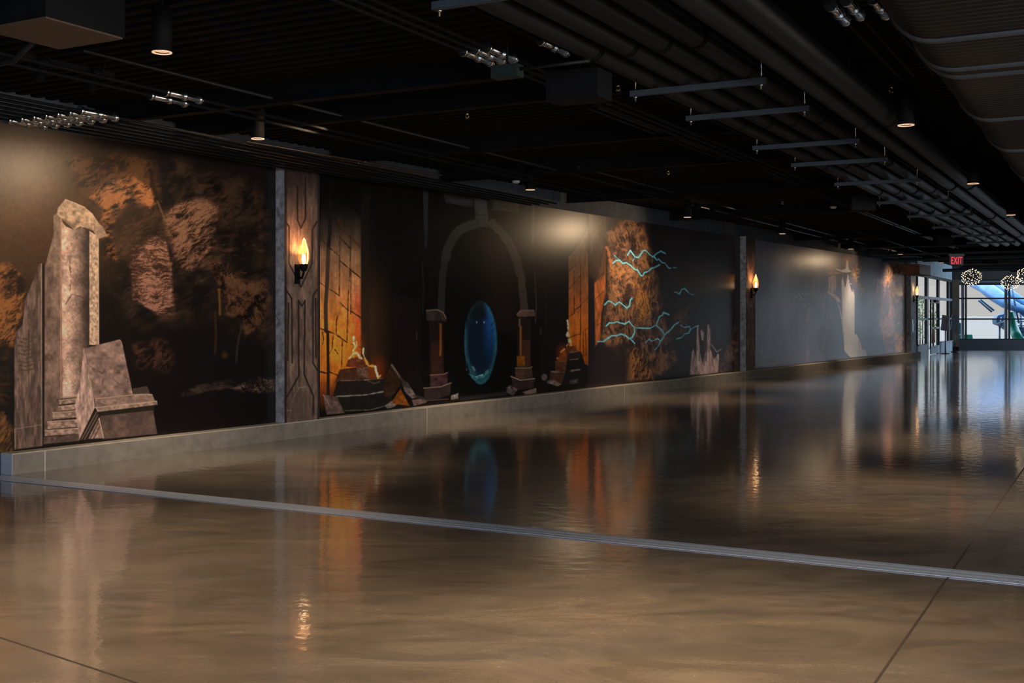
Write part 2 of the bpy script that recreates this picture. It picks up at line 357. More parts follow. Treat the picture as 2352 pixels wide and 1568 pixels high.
def panel(name, label, x0, x1, step, E, painter, z0=MUR0, z1=MUR1, m_=None, off=0.0, parent=None, base=(14, 12, 11), thick=0.012):
    xs = np.arange(x0, x1+step*0.5, step); xs[-1] = x1
    r = (xs-CX)/F; D = (WD-off)/(math.sin(TH)-r*math.cos(TH))
    px, py = r*D, D
    hmax = (z1-z0)*F/D.min(); nz = int(hmax/step)+1; zs = np.linspace(z0, z1, nz)
    nx = len(xs)
    VX = np.repeat(px[None], nz, 0); VY = np.repeat(py[None], nz, 0); VZ = np.repeat(zs[:, None], nx, 1)
    IX = np.repeat(xs[None], nz, 0).ravel(); IY = (HY-(VZ-EYE)*F/D[None]).ravel()
    A = Art(IX, IY, base); painter(A)
    col = np.clip(lin(np.clip(A.c, 0, 255))/E, 0.002, 0.9)
    co = np.stack([VX.ravel(), VY.ravel(), VZ.ravel()], 1)
    i = np.arange((nz-1)*(nx-1)); rr_, cc_ = i//(nx-1), i % (nx-1); q0 = rr_*nx+cc_
    fc = np.stack([q0, q0+nx, q0+nx+1, q0+1], 1)      # faces the room
    fc = fc[:, ::-1]
    # back and edges so that the panel has its real thickness
    nv = len(co); bk = np.array([co[0], co[nx-1], co[-1], co[-nx]])-np.array(n)*thick
    co = np.concatenate([co, bk]); col = np.concatenate([col, np.full((4, 3), 0.03)])
    me = bpy.data.meshes.new(name); me.vertices.add(len(co)); me.vertices.foreach_set('co', co.ravel())
    extra = [(nv, nv+3, nv+2, nv+1)]
    nf = len(fc)
    loops = np.concatenate([fc.ravel(), np.array(extra).ravel()])
    me.loops.add(len(loops)); me.loops.foreach_set('vertex_index', loops.astype(np.int32))
    me.polygons.add(nf+1); me.polygons.foreach_set('loop_start', (np.arange(nf+1)*4).astype(np.int32))
    ca = me.color_attributes.new('Col', 'FLOAT_COLOR', 'POINT')
    ca.data.foreach_set('color', np.concatenate([col, np.ones((len(col), 1))], 1).astype(np.float32).ravel())
    me.update(calc_edges=True); me.validate()
    me.materials.append(m_ or M_mural)
    o = bpy.data.objects.new(name, me); C.objects.link(o)
    if parent is not None: o.parent = parent; o.matrix_parent_inverse = parent.matrix_basis.inverted()
    elif label: tag(o, label, 'mural', None)
    return o
EM = 0.5

# ---------------------------------------------------------------- mural 1: ruined column in a cave
def art_ruin(A):
    x, y = A.x, A.y
    A.c = np.array([15, 11, 10])[None]*(0.8+0.5*fbm(x/60, y/60, 3, 2))[:, None]
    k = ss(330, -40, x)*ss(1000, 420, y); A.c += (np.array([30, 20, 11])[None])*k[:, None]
    O, OM, OD = (128, 80, 46), (104, 62, 34), (26, 17, 12)
    A.rock('205,380 420,360 600,420 640,560 640,780 560,790 440,740 300,760 250,640 215,520', (62, 43, 31), (36, 26, 20), (14, 11, 10), fe=50, sc=24, ang=-.5, seed=2, con=.45, edge=.7, al=.75)
    k = np.clip(1-np.hypot((x-60)/330, (y-470)/(np.where(y < 470, 200, 250))), 0, 1)**.8; A.c = A.c*(1-.72*k)[:, None]+np.array([100, 68, 40])[None]*(.72*k*(.85+.3*fbm(x/40, y/30, 3, 12)))[:, None]  # mural's brown fog, with the spotlight's warm glow partly painted in
    A.poly('500,640 545,610 590,800 560,880 430,900 420,760', (15, 12, 11), 40, .7)
    A.rock('150,360 350,350 372,440 330,470 240,470 190,470', (79, 52, 29), (66, 41, 22), (26, 17, 11), fe=34, seed=3, ang=-.5, al=.8)
    A.rock('200,452 240,415 300,398 350,430 372,462 345,480 300,466 268,490 258,540 270,600 238,590 232,520 236,480', O, (84, 54, 31), OD, fe=15, seed=5, ang=-.5)
    A.rock('375,500 405,462 470,452 505,470 500,560 470,612 432,625 398,600 385,545', (99, 70, 50), (61, 41, 30), (22, 15, 11), fe=16, sc=13, seed=8, ang=-.55, an=3)
    A.rock('400,440 480,395 540,440 540,540 505,530 500,465 440,452', (54, 37, 26), (40, 26, 18), (12, 9, 8), fe=24, seed=11, ang=-.5, al=.8)
    A.rock('300,560 325,565 352,538 382,552 396,610 398,660 402,722 360,724 332,705 303,690 300,620', (118, 82, 65), (79, 54, 41), (40, 26, 20), fe=10, sc=11, an=2.6, seed=14, ang=.06)
    A.rock('470,595 520,600 560,640 615,630 625,700 600,760 565,775 545,735 515,720 500,660', (79, 54, 36), (62, 40, 26), (16, 11, 9), fe=22, sc=18, seed=18, ang=.9)
    A.rock('490,540 600,520 630,640 560,640 520,600', (56, 38, 28), (28, 19, 15), (11, 9, 8), fe=26, seed=21, al=.9)
    A.rock('-80,620 20,600 62,640 52,735 34,800 0,795 -80,830', (125, 77, 39), (74, 46, 23), (30, 19, 11), fe=14, sc=14, seed=24, ang=-.7)
    A.rock('-80,950 10,945 32,990 32,1040 -80,1050', (105, 68, 35), (60, 39, 21), (24, 15, 10), fe=12, seed=27, ang=-.9)
    A.rock('-80,840 20,800 30,930 -80,930', (50, 32, 18), (28, 18, 12), (14, 10, 8), fe=20, seed=29)
    A.rock('300,790 375,770 405,830 385,860 312,845', (67, 41, 28), (54, 33, 24), (18, 13, 11), fe=18, seed=31, al=.9, ang=-.6)
    A.rock('520,890 600,865 640,870 640,902 560,902', (86, 68, 56), (47, 37, 31), (20, 15, 13), fe=10, sc=10, seed=35, ang=1.2, an=1.5)
    A.rock('410,900 470,880 530,870 550,885 480,900 420,912', (52, 40, 34), (30, 24, 21), (14, 12, 11), fe=8, seed=36)
    A.line('346,392 352,430 366,470', 9, (20, 14, 9), 5, .8); A.line('362,462 372,488 380,508', 4, (85, 62, 37), 2.5, .8)
    A.line('503,664 505,700 505,722', 5, (94, 67, 27), 2.5, .85); A.line('494,716 496,770 494,810', 4, (59, 40, 22), 3, .7)
    A.line('556,745 546,790 542,830', 4, (57, 46, 37), 3, .7); A.ell(516, 815, 12, 14, (62, 42, 18), 1, .8)
    # carved slab, leaning stones
    st = (112, 90, 76)
    A.poly('33,790 36,765 52,745 57,690 78,640 90,604 96,606 96,1024 33,1032', (88, 69, 58), 1, tex=.5, sx=5, sy=30, seed=41)
    for i, yy in enumerate(range(775, 850, 9)):
        A.line([(42+6*(i % 2), yy), (58, yy+4), (82-5*(i % 2), yy-2)], 3, (62, 48, 40), 1.5, .7, 3, i)
    for xx in (42, 52, 66, 80): A.line([(xx, 700 if xx > 55 else 850), (xx, 970)], 1.6, (60, 46, 39), 1.2, .6, 2, xx)
    A.line('34,985 95,975', 1.5, (140, 116, 94), .8, .8); A.line('34,985 35,1030', 1.5, (150, 126, 102), .8, .8)
    A.line('95,606 96,1022', 2, (136, 120, 100), .8); A.poly('97,606 104,606 104,1020 97,1022', (30, 23, 20), 1)
    A.poly('103,612 112,580 124,535 123,496 130,490 141,482 141,1008 102,1012', (104, 82, 69), 1, tex=.45, sx=14, sy=20, seed=44)
    A.poly('124,535 123,496 130,490 141,482 141,620 124,640', (128, 104, 82), 3, .6, tex=.3)
    A.poly('138,500 143,500 143,915 138,915', (150, 108, 88), 1, .8)
    def colsh(X, Y):
        k = (X-141)/64.0; b = np.interp(k, [0, .12, .35, .6, .8, 1], [168, 178, 150, 118, 74, 44])
        te = 1+.5*(fbm(X/4, Y/4, 4, 50)-.5)+.7*(fbm(X/16, Y/28, 3, 51)-.5)
        return b[:, None]*te[:, None]*np.array([1.0, .80, .68])
    A.grad('141,508 152,520 170,528 190,520 205,535 205,800 190,860 183,912 143,912', colsh, 1)
    A.line('150,700 165,675 185,680 198,690', 1.5, (70, 52, 44), 1, .7, 3); A.line('160,590 163,640 160,675', 1.2, (76, 56, 48), 1, .7, 3)
    A.poly('205,530 226,542 226,792 205,792', (156, 128, 104), 1, tex=.4, sx=4, sy=6, seed=55)
    A.line('226,545 227,790', 1.6, (186, 162, 134), .8)
    A.poly('131,492 133,478 146,462 150,457 172,466 195,476 212,490 247,541 240,543 227,548 214,530 200,524 184,520 170,528 158,516 142,502', (150, 122, 96), 1.2, tex=.4, sx=10, sy=10, seed=57)
    A.line('143,502 168,520 176,508 188,516', 4, (100, 78, 60), 2, .7, 3); A.line('150,458 172,466 195,476', 2, (186, 158, 128), 1, .8)
    A.poly('214,500 236,520 246,541 226,548 216,530', (122, 98, 80), 2, .8, tex=.3)
    for (y0, y1, xl) in ((908, 915, 143), (916, 928, 136), (930, 943, 134), (944, 962, 121), (965, 984, 109), (985, 1000, 103)):
        A.poly([(xl, y0+3), (183, y0-3), (183, y1-3), (xl, y1+2)], (132, 106, 90), 1, tex=.4, sx=8, sy=4, seed=y0)
        A.line([(xl, y1+2.5), (183, y1-3)], 3, (34, 26, 21), 1); A.line([(xl, y0+3.5), (183, y0-2)], 1.6, (176, 148, 122), .8, .8)
    A.poly('100,1004 180,996 182,1012 100,1020', (76, 60, 52), 1.5, tex=.4)
    A.poly('193,800 228,791 276,779 280,785 305,904 217,916 205,862', (118, 94, 83), 1, tex=.4, sx=16, sy=12, seed=60)
    for pts in ('232,862 240,850 236,880 228,905', '262,872 275,882 295,876', '205,840 225,852 240,858 275,856 295,870'): A.line(pts, 1.3, (76, 58, 52), 1, .7, 3)
    A.poly('217,915 304,905 338,902 350,906 357,922 219,937', (118, 94, 81), 1, tex=.35, sx=12, sy=5, seed=61)
    A.line('218,916 304,906 350,906', 1.6, (168, 140, 118), .8); A.poly('219,935 360,920 362,929 224,946', (132, 107, 92), 1, tex=.3)
    A.line('219,936 360,921', 1.5, (172, 146, 124), .8, .9); A.poly('224,946 356,931 352,944 230,956', (30, 27, 21), 1.2)
    A.poly('230,955 352,942 361,996 238,1008', (76, 60, 53), 1.2, tex=.3, sx=14, sy=12, seed=62)
    A.poly('192,797 206,862 215,908 218,936 182,1010 172,930 176,912 183,892', (156, 126, 112), 1, tex=.35, sx=4, sy=24, seed=63)
    A.line('190,940 200,915 195,880', 1.2, (96, 74, 66), 1, .7, 2); A.poly('204,872 210,880 209,892 200,890 197,884', (112, 104, 78), 3, .6)
    A.poly('219,940 228,958 200,1009 183,1010', (34, 29, 22), 1)
    A.line('222,946 187,1009', 1.6, (120, 98, 84), .8); A.line('225,952 194,1009', 1.4, (130, 105, 90), .8)
    A.poly('228,958 238,1006 202,1008', (128, 102, 90), 1, tex=.3); A.line('227,966 207,1008', 2, (30, 24, 20), .8); A.line('229,980 215,1007', 2, (36, 28, 24), .8); A.line('228,960 238,1006', 1.6, (178, 152, 130), .8)
    A.poly('305,892 338,886 345,903 306,905', (70, 57, 49), 1, .8)
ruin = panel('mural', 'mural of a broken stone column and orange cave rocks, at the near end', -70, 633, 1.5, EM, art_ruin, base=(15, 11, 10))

# ---------------------------------------------------------------- mural 2: stone archway between two lit walls
def art_arch(A):
    x, y = A.x, A.y
    A.c = np.array([13, 11, 10])[None]*(0.85+0.35*fbm(x/50, y/70, 3, 4))[:, None]
    g = ss(930, 828, x)*ss(560, 740, y)*ss(940, 820, y); A.c += np.array([46, 27, 14])[None]*g[:, None]
    def lit(X, Y):
        ys = [380, 480, 530, 590, 660, 740, 810, 860, 900, 940]
        cr = np.interp(Y, ys, [8, 16, 44, 106, 146, 190, 208, 180, 96, 34]); cg = np.interp(Y, ys, [7, 14, 36, 78, 96, 112, 116, 92, 46, 20]); cb = np.interp(Y, ys, [7, 12, 30, 56, 60, 42, 34, 28, 18, 12])
        k = ss(800, 826, X)*ss(640, 700, Y); cg = cg*(1-.25*k); te = 1+.45*(fbm(X/5, Y/34, 4, 70)-.5)+.4*(fbm(X/20, Y/20, 3, 71)-.5)
        return np.stack([cr, cg, cb], 1)*te[:, None]
    A.grad('733,380 775,425 800,470 829,500 829,880 800,900 790,935 733,945', lit, 1.2)
    dk = (34, 24, 19)
    A.line('760,400 759,470 757,540 754,572', 8, (22, 18, 17), 1.5, .95); A.line('754,572 752,640 748,700 749,760', 9, (48, 38, 33), 1.4, .95); A.line('753,762 754,860 753,945', 7, (30, 24, 20), 1.4, .95)
    for p_ in ('733,546 745,556 754,566', '758,570 780,588', '781,599 803,617 828,638', '733,648 748,658', '757,664 779,678', '781,695 799,712', '806,714 828,729', '733,753 752,760 772,768 797,786', '733,853 750,857', '757,854 776,862', '781,545 804,570', '806,790 828,797'): A.line(p_, 2.6, dk, 1, .9, 1.5)
    A.line('778,505 790,532 806,545 828,568', 5, (52, 32, 18), 2, .8)
    for p_ in ('780,508 780,590 779,680', '805,545 804,620 799,700 797,782', '776,725 773,735 772,768', '786,782 785,842', '765,770 763,800 757,812', '770,803 776,812', '806,615 806,720', '741,762 743,780 741,790'): A.line(p_, 2.0, dk, .9, .85, 1.2)
    # right edge of the lit wall, dim corner
    A.poly('829,380 850,380 850,880 829,880', (26, 22, 18), 6, .5)
    # pyre of blocks
    A.ell(868, 850, 30, 52, (112, 44, 14), 1, .8); A.ell(820, 800, 30, 60, (170, 78, 24), 1, .45)
    A.poly('794,842 800,826 815,819 836,824 841,843', (92, 46, 28), 1, tex=.4); A.poly('780,848 848,840 862,872 768,880', (66, 40, 27), 1, tex=.4, seed=5)
    A.poly('820,845 845,842 848,868 824,866', (96, 72, 58), 1.5, .8, tex=.5, sx=4, sy=4); A.poly('845,844 860,842 866,868 846,870', (120, 56, 20), 3, .7)
    A.poly('774,876 878,868 892,898 764,912', (30, 25, 23), 1, tex=.3); A.poly('766,911 893,897 906,925 850,938 786,945', (24, 23, 21), 1, tex=.3)
    A.line('782,874 830,873 877,869', 1.6, (140, 116, 92), .8, .9, 1); A.line('845,874 860,880 872,876', 3, (96, 78, 66), 1.4, .7, 2); A.line('772,910 838,907 870,901 893,897', 2.4, (132, 124, 112), 1, .9, 1.5)
    A.line('792,943 850,941 880,933 916,924', 2.4, (86, 84, 72), 1, .9, 1.5); A.poly('884,932 900,920 916,925 905,934 890,938', (122, 112, 106), 1.5, .8, tex=.4, sx=4, sy=3)
    A.poly('742,906 762,908 776,914 791,948 750,952', (84, 64, 59), 1.4, tex=.4); A.line('742,906 756,928', 2, (140, 118, 92), 1, .7)
    A.poly('898,838 924,876 905,905 888,915 880,905 886,868', (46, 30, 20), 2, tex=.3); A.poly('920,892 941,932 898,926', (112, 60, 20), 2, tex=.3)
    A.line('900,838 922,870 934,884', 5, (98, 84, 74), 1.4, .9); A.poly('922,876 935,876 958,912 946,915 930,900', (98, 84, 80), 1.4, tex=.4); A.poly('946,918 978,914 980,924 950,932', (92, 72, 66), 1.4, tex=.4); A.line('950,908 980,917', 6, (50, 44, 42), 2, .7)
    fl = (255, 226, 168); fo = (248, 152, 60)
    A.line('813,774 812,786 816,794 812,806 813,818', 7, (240, 140, 48), 3, .7); A.line('813,774 811,784 816,794 811,806 812,819', 3.4, fl, 1.2, 1, 3); A.line('803,822 811,812 819,812 830,822', 5, (240, 206, 150), 2, .85, 3)
    A.line('819,784 820,794 815,800', 2, (252, 196, 120), 1, .9); A.line('824,813 825,822', 3, fl, 1.2, .8)
    A.line('835,800 834,812 838,822', 3.2, fl, 1.2, .9, 2); A.line('838,822 843,834 848,840 856,840', 5, fo, 2, .9, 3)
    A.line('862,842 865,856 868,866', 4, fl, 1.6, .95, 2); A.line('868,868 874,862', 4, fo, 1.6, .8)
    # faint masonry
    for p_ in ('908,684 936,684 936,760', '908,684 908,780 968,780', '936,742 958,742 958,765', '918,780 918,860'): A.line(p_, 1.4, (36, 28, 25), 1, .7)
    A.poly('905,684 968,684 968,890 920,890', (24, 18, 17), 5, .6); A.line('957,762 957,780', 1.8, (66, 58, 54), .8, .8)
    A.poly('728,380 850,380 850,440 780,460 728,440', (9, 8, 8), 20, .8)
    # archway
    A.poly('972,436 984,438 982,560 975,572', (36, 37, 40), 1.4, .9, tex=.5, sx=6, sy=30); A.line('970,600 973,660 971,720', 3, (30, 31, 33), 1.4, .8)
    A.poly('1018,442 1086,452 1086,476 1024,466', (40, 39, 39), 1.4, tex=.5, sx=20, sy=5); A.poly('1088,452 1116,455 1122,494 1121,522 1094,521', (50, 49, 48), 1.2, tex=.35)
    A.line('1096,494 1116,494', 1.8, (20, 20, 20), .8); A.poly('1133,458 1194,468 1190,487 1131,483', (46, 44, 38), 1.4, tex=.4, sx=20, sy=6); A.line('1116,456 1119,520', 3, (58, 54, 42), 1, .7)
    A.poly('1020,600 1030,560 1060,532 1094,522 1122,522 1150,540 1175,575 1188,640 1195,716 1186,900 1020,905 1016,720', (10, 10, 10), 1.5); A.poly('1110,530 1160,560 1185,640 1192,760 1130,760 1110,640', (28, 20, 17), 24, .8)
    A.line('1090,514 1062,524 1046,540', 22, (44, 43, 41), 1.4, 1, 2); A.line('1040,548 1028,572 1024,592', 20, (40, 37, 35), 1.4, 1, 2); A.line('1021,600 1016,640 1013,712', 16, (36, 35, 34), 1.4, .95, 2)
    A.line('1049,534 1054,548', 1.6, (20, 18, 16), .8); A.line('1022,590 1030,596', 1.6, (64, 54, 46), .8)
    A.line('1130,512 1150,532 1168,556', 19, (52, 50, 38), 1.4, 1, 2); A.line('1172,562 1186,592 1194,630', 19, (54, 44, 40), 1.4, 1, 2); A.line('1198,640 1204,712', 17, (58, 48, 43), 1.4, 1, 2); A.line('1196,668 1212,664', 1.6, (24, 20, 18), .8)
    A.line('1225,470 1224,560', 4, (64, 56, 50), 1.6, .8); A.line('1228,620 1232,700 1230,740', 3, (66, 52, 46), 1.5, .8); A.line('1254,670 1255,760', 2, (76, 62, 56), 1.2, .8); A.line('1242,755 1242,768', 4, (84, 74, 70), 1.4, .7)
    # piers
    A.poly('978,714 1000,710 1016,713 1022,722 1026,738 980,736', (46, 38, 34), 1.4, tex=.4); A.line('980,713 1004,711 1018,717 1024,730', 3, (104, 86, 72), 1.2, .9)
    A.poly('986,736 1020,736 1020,862 986,862', (26, 19, 17), 1.4, tex=.3, sx=8, sy=30); A.poly('990,786 1016,780 1018,860 990,860', (46, 28, 24), 2, .9, tex=.3); A.line('1012,745 1012,800 1011,815', 5, (122, 74, 24), 2, .85)
    A.poly('988,860 1028,856 1028,886 988,890', (50, 34, 35), 1.4, tex=.5, sx=6, sy=6); A.line('988,861 1020,859 1028,855', 2, (122, 92, 74), 1, .9); A.poly('973,890 1014,888 1036,878 1034,906 1000,918 975,918', (42, 33, 30), 1.4, tex=.3); A.line('973,891 1012,888 1036,879', 2.4, (116, 98, 84), 1, .9)
    A.poly('1036,908 1053,902 1052,916 1036,918', (98, 94, 90), 1.4, tex=.5, sx=4, sy=4); A.line('980,920 1030,916', 2, (104, 72, 66), 1, .7)
    A.poly('1186,722 1194,712 1228,712 1230,726 1190,728', (82, 64, 56), 1.4, tex=.3); A.line('1187,722 1196,713 1226,712', 2, (118, 98, 84), 1, .8)
    A.poly('1188,730 1220,730 1220,846 1188,846', (28, 20, 18), 1.4); A.poly('1200,780 1218,780 1218,842 1200,842', (62, 38, 28), 2, .9, tex=.3); A.line('1196,750 1196,815', 5, (128, 80, 30), 1.6, .9); A.line('1194,733 1193,748', 4, (112, 92, 80), 1.4, .8); A.poly('1187,818 1204,816 1206,842 1188,842', (134, 76, 24), 2, .9, tex=.4)
    A.poly('1184,844 1221,842 1224,868 1182,872', (64, 44, 36), 1.4, tex=.4); A.line('1184,845 1216,845 1222,842', 2.4, (128, 104, 90), 1, .9); A.poly('1174,864 1195,873 1228,868 1226,890 1186,896 1178,884', (44, 34, 33), 1.4, tex=.3); A.line('1174,864 1195,873 1228,869', 2.4, (146, 128, 116), 1, .95)
    A.poly('1163,890 1172,884 1190,894 1178,908 1164,902', (82, 72, 70), 1.4, tex=.5, sx=5, sy=5); A.line('1172,886 1180,898', 1.6, (28, 24, 23), .8); A.poly('1200,900 1232,890 1232,902 1206,906', (104, 84, 78), 1.4, tex=.4)
    A.poly('1055,912 1165,898 1165,908 1055,920', (40, 40, 40), 3, .8)
    # blue portal deep in the arch
    def por(X, Y):
        ex = (X-1104)/38; ey = (Y-785)/96; d = np.hypot(ex, ey)
        bl = ss(.0, .55, ex)*ss(860, 720, Y)
        cc = np.array([13, 26, 42])[None]*(1+0*d)[:, None]+np.array([8, 44, 92])[None]*bl[:, None]
        te = fbm(X/4, Y/4, 4, 80); k = ss(.68, .98, d)*(.45+1.1*te)
        return cc*(1-.7*k)[:, None]+np.array([40, 94, 104])[None]*(k*.75)[:, None]
    A.grad([(1104+38*math.cos(q*.2618)*(1 if math.sin(q*.2618) < .3 else .93), 787+96*math.sin(q*.2618)) for q in range(24)], por, 2.5)
    A.poly('1090,690 1112,690 1118,730 1080,730 1074,760 1068,740', (14, 20, 26), 8, .85)
    A.line('1069,740 1070,800 1072,850', 3, (44, 74, 88), 1.6, .7, 2); A.line('1078,858 1088,870 1100,868 1112,862 1120,850', 5, (60, 122, 122), 2, .8, 4); A.line('1086,843 1090,850', 5, (96, 140, 140), 2, .7); A.line('1080,860 1092,866 1108,860', 2.4, (122, 178, 172), 1, .8, 3)
    A.line('1136,738 1128,748', 2, (14, 26, 34), 1, .8); A.line('1136,755 1128,762', 2, (14, 26, 34), 1, .8); A.ell(1095, 740, 2.4, 4.5, (140, 148, 150), .8, .9); A.ell(1112, 740, 2.4, 4.5, (140, 148, 150), .8, .9)
    # right lit wall and its pyre
    A.poly('1240,540 1306,600 1306,830 1240,860', (20, 16, 15), 14, .6)
    def lit2(X, Y):
        ys = [470, 560, 620, 680, 740, 790, 835, 850]
        cc = np.stack([np.interp(Y, ys, [30, 62, 112, 146, 168, 176, 120, 40]), np.interp(Y, ys, [24, 48, 76, 84, 90, 92, 58, 22]), np.interp(Y, ys, [20, 38, 52, 42, 34, 26, 18, 12])], 1)
        return cc*(1+.45*(fbm(X/4, Y/30, 4, 90)-.5)+.3*(fbm(X/14, Y/14, 3, 91)-.5))[:, None]
    A.grad('1306,590 1330,560 1353,520 1353,842 1330,826 1306,800', lit2, 1.2)
    for p_ in ('1307,664 1333,634', '1333,606 1334,700 1332,815', '1318,652 1319,720', '1306,728 1320,717', '1334,700 1352,681', '1320,712 1334,702', '1307,776 1320,770 1334,766', '1340,760 1352,752', '1340,762 1340,818', '1345,757 1346,815', '1318,622 1318,650', '1306,622 1332,600'): A.line(p_, 1.8, (48, 27, 16), .9, .85, 1)
    A.ell(1292, 815, 22, 40, (140, 62, 18), 1, .75)
    A.line('1304,736 1305,752 1304,765 1308,776 1312,796', 3.6, (246, 212, 160), 1.4, .95, 3); A.line('1303,770 1306,785 1302,794', 4, (240, 200, 150), 1.6, .9, 3); A.line('1290,808 1296,802', 5, (232, 150, 80), 2, .8); A.line('1280,822 1288,828', 3, (236, 180, 120), 1.4, .8, 2)
    A.poly('1300,796 1322,793 1326,806 1304,810', (98, 50, 28), 1.2, tex=.3); A.poly('1292,806 1306,806 1306,830 1276,830', (120, 62, 24), 1.6, .9, tex=.4)
    A.poly('1275,829 1302,827 1300,852 1275,852', (78, 46, 30), 1.2, tex=.4); A.poly('1264,853 1300,850 1290,884 1262,876', (62, 40, 30), 1.2, tex=.3)
    A.poly('1305,808 1334,806 1342,830 1350,880 1290,886 1300,850', (20, 18, 18), 1.2); A.poly('1302,810 1334,808 1332,822 1308,826', (40, 32, 28), 1.2, .8)
    for p_, w_ in (('1306,809 1332,807', 2), ('1310,826 1328,824', 2), ('1312,852 1332,848', 3), ('1266,853 1296,855', 2.6), ('1276,830 1300,829', 1.8)): A.line(p_, w_, (116, 98, 86), 1, .85, 1.5)
    A.ell(1250, 866, 9, 10, (100, 94, 88), .5, .9); A.line('1246,862 1252,868 1254,876', 1.8, (40, 36, 34), .9, .8); A.poly('1256,874 1272,872 1288,882 1282,887 1258,880', (96, 84, 80), 1.4, tex=.5, sx=4, sy=4); A.poly('1306,874 1328,870 1326,880 1310,882', (70, 60, 58), 2, tex=.4)
    A.line('1351.5,440 1351.5,900', 1.2, (70, 54, 42), .6, .8)
arch = panel('mural', 'mural of a dark stone archway with a blue glow between two firelit walls', 735, 1351.6, 1.4, EM, art_arch)

# ---------------------------------------------------------------- mural 3: blue lightning over dark cliffs
def art_light(A):
    x, y = A.x, A.y; Q = lambda s: PL(s, 1330, 480, 3.733)
    A.c = np.array([25, 21, 21])[None]*(0.85+0.35*fbm(x/30, y/60, 3, 6))[:, None]
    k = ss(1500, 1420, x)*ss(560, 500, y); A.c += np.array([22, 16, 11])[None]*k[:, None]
    A.rock(Q('230,200 420,60 560,140 640,420 700,700 760,1000 860,1300 700,1420 420,1420 180,1100 230,760 250,500'), (108, 76, 50), (70, 50, 39), (30, 22, 19), fe=16, sc=16, an=2.4, ang=1.35, seed=101, con=1.1)
    A.rock(Q('260,300 420,260 500,560 480,760 330,800 240,640'), (146, 100, 60), (92, 64, 48), (46, 33, 27), fe=14, sc=12, an=2.2, ang=1.1, seed=104, al=.8)
    A.rock(Q('480,560 620,560 620,900 520,1000 480,800'), (140, 92, 44), (78, 52, 34), (34, 25, 21), fe=10, sc=9, an=3, ang=1.5, seed=107, al=.8)
    A.rock(Q('390,1480 440,1180 520,1180 600,1300 700,1240 640,1460'), (126, 84, 44), (70, 46, 32), (28, 21, 19), fe=10, sc=10, an=2.5, ang=1.9, seed=109)
    A.rock(Q('800,900 960,820 920,1080 800,1120'), (84, 52, 36), (52, 36, 29), (28, 22, 21), fe=16, sc=12, ang=1.4, seed=111, al=.8)
    A.poly(Q('80,560 160,520 150,1560 80,1560'), (23, 19, 21), 2, .95); A.poly(Q('130,640 165,580 225,300 228,720 190,900 180,1130 140,1180'), (128, 70, 36), 2, tex=.35, sx=4, sy=20)
    A.grad(Q('80,50 240,60 220,560 150,620 80,560'), lambda X, Y: np.array([62, 48, 38])[None]*(1+.4*(fbm(X/5, Y/30, 3, 3)-.5))[:, None], 6, .8)
    for p_ in ('215,320 215,540 190,600', '140,770 215,700', '150,1000 200,970', '160,600 210,545'): A.line(Q(p_), 1.4, (44, 27, 19), .8, .8)
    A.line(Q('240,330 260,420 280,480'), 5, (170, 96, 44), 2.5, .7, 3); A.line(Q('300,500 285,560'), 4, (140, 84, 44), 2, .6, 2)
    A.poly(Q('150,1180 420,1150 440,1500 100,1540'), (28, 22, 23), 12, .8)
    cy = (92, 178, 250)
    bolts = ['415,395 440,355 480,410 510,415 550,355 575,355 605,390 635,410 660,385 700,360 740,382', '480,410 460,445', '640,400 668,440 680,425 712,460 735,462 770,508 785,505', '300,395 350,440', '290,465 320,438 350,440 372,465 405,460 440,480 480,520 500,520 530,570 545,572 560,545 590,535 620,508 650,500 690,478',
             '220,820 250,788 275,795 310,822 345,795 410,848 432,830 440,780 455,762', '815,710 835,712 860,730 880,690 905,680 950,725 980,735',
             '232,1003 260,975 300,975 325,965 350,975 390,985 430,962 455,998 478,1015 475,1060 455,1100 430,1110 400,1085 360,1070 320,1085 280,1085 240,1112 210,1135 160,1135', '440,1110 478,1152', '490,1017 560,1022 610,1020 660,995 690,920 715,910 725,885 770,905', '660,995 690,1020 715,1045 732,1080 790,1030 815,995 858,967', '732,1080 720,1110 700,1130 685,1165 650,1208', '700,1130 675,1110 625,1132 600,1115 570,1145', '870,995 905,1015 945,1005 955,1030 1000,1005 1025,1000', '955,1030 940,1062 905,1070 880,1100 838,1112', '808,502 835,502']
    for i, s_ in enumerate(bolts):
        p_ = Q(s_); wd = 2.6 if i in (0, 4, 5, 7, 9, 10) else 1.7
        A.line(p_, wd+2.5, (32, 66, 84), 1.6, .35); A.line(p_, wd, cy, .9, 1, .8)
        if wd > 3: A.line(p_, 1.0, (164, 222, 232), .7, .7)
    # pale crystals
    cr = (146, 124, 120)
    for s_ in ('950,1420 965,1230 980,1195 1000,1280 1005,1200 1010,1010 1022,1000 1030,1110 1040,1280 1060,1330 1075,1250 1090,1200 1100,990 1112,985 1130,1060 1125,1200 1160,1290 1190,1235 1200,1250 1195,1400 1080,1415', '1040,1040 1055,1030 1072,1060 1066,1130 1050,1120'):
        A.poly(Q(s_), cr, 1.4, .92, tex=.45, sx=3, sy=16, seed=5)
    for s_ in ('1010,1120 1055,1320', '1135,1160 1180,1225', '1180,1225 1220,1200'): A.line(Q(s_), 2.2, (150, 130, 128), 1, .8)
    for s_ in ('1030,1300 1040,1180', '1090,1300 1100,1150', '985,1300 990,1240', '1150,1350 1140,1220', '1070,1340 1085,1260'): A.line(Q(s_), 2, (66, 48, 46), 1, .8)
    A.poly(Q('1060,1130 1095,1100 1100,1210 1075,1250'), (52, 32, 30), 2, .7)
    A.rock(Q('1210,1320 1290,1130 1330,980 1375,1050 1380,1390 1190,1410'), (96, 64, 40), (58, 38, 26), (24, 18, 17), fe=8, sc=9, ang=1.0, seed=120)
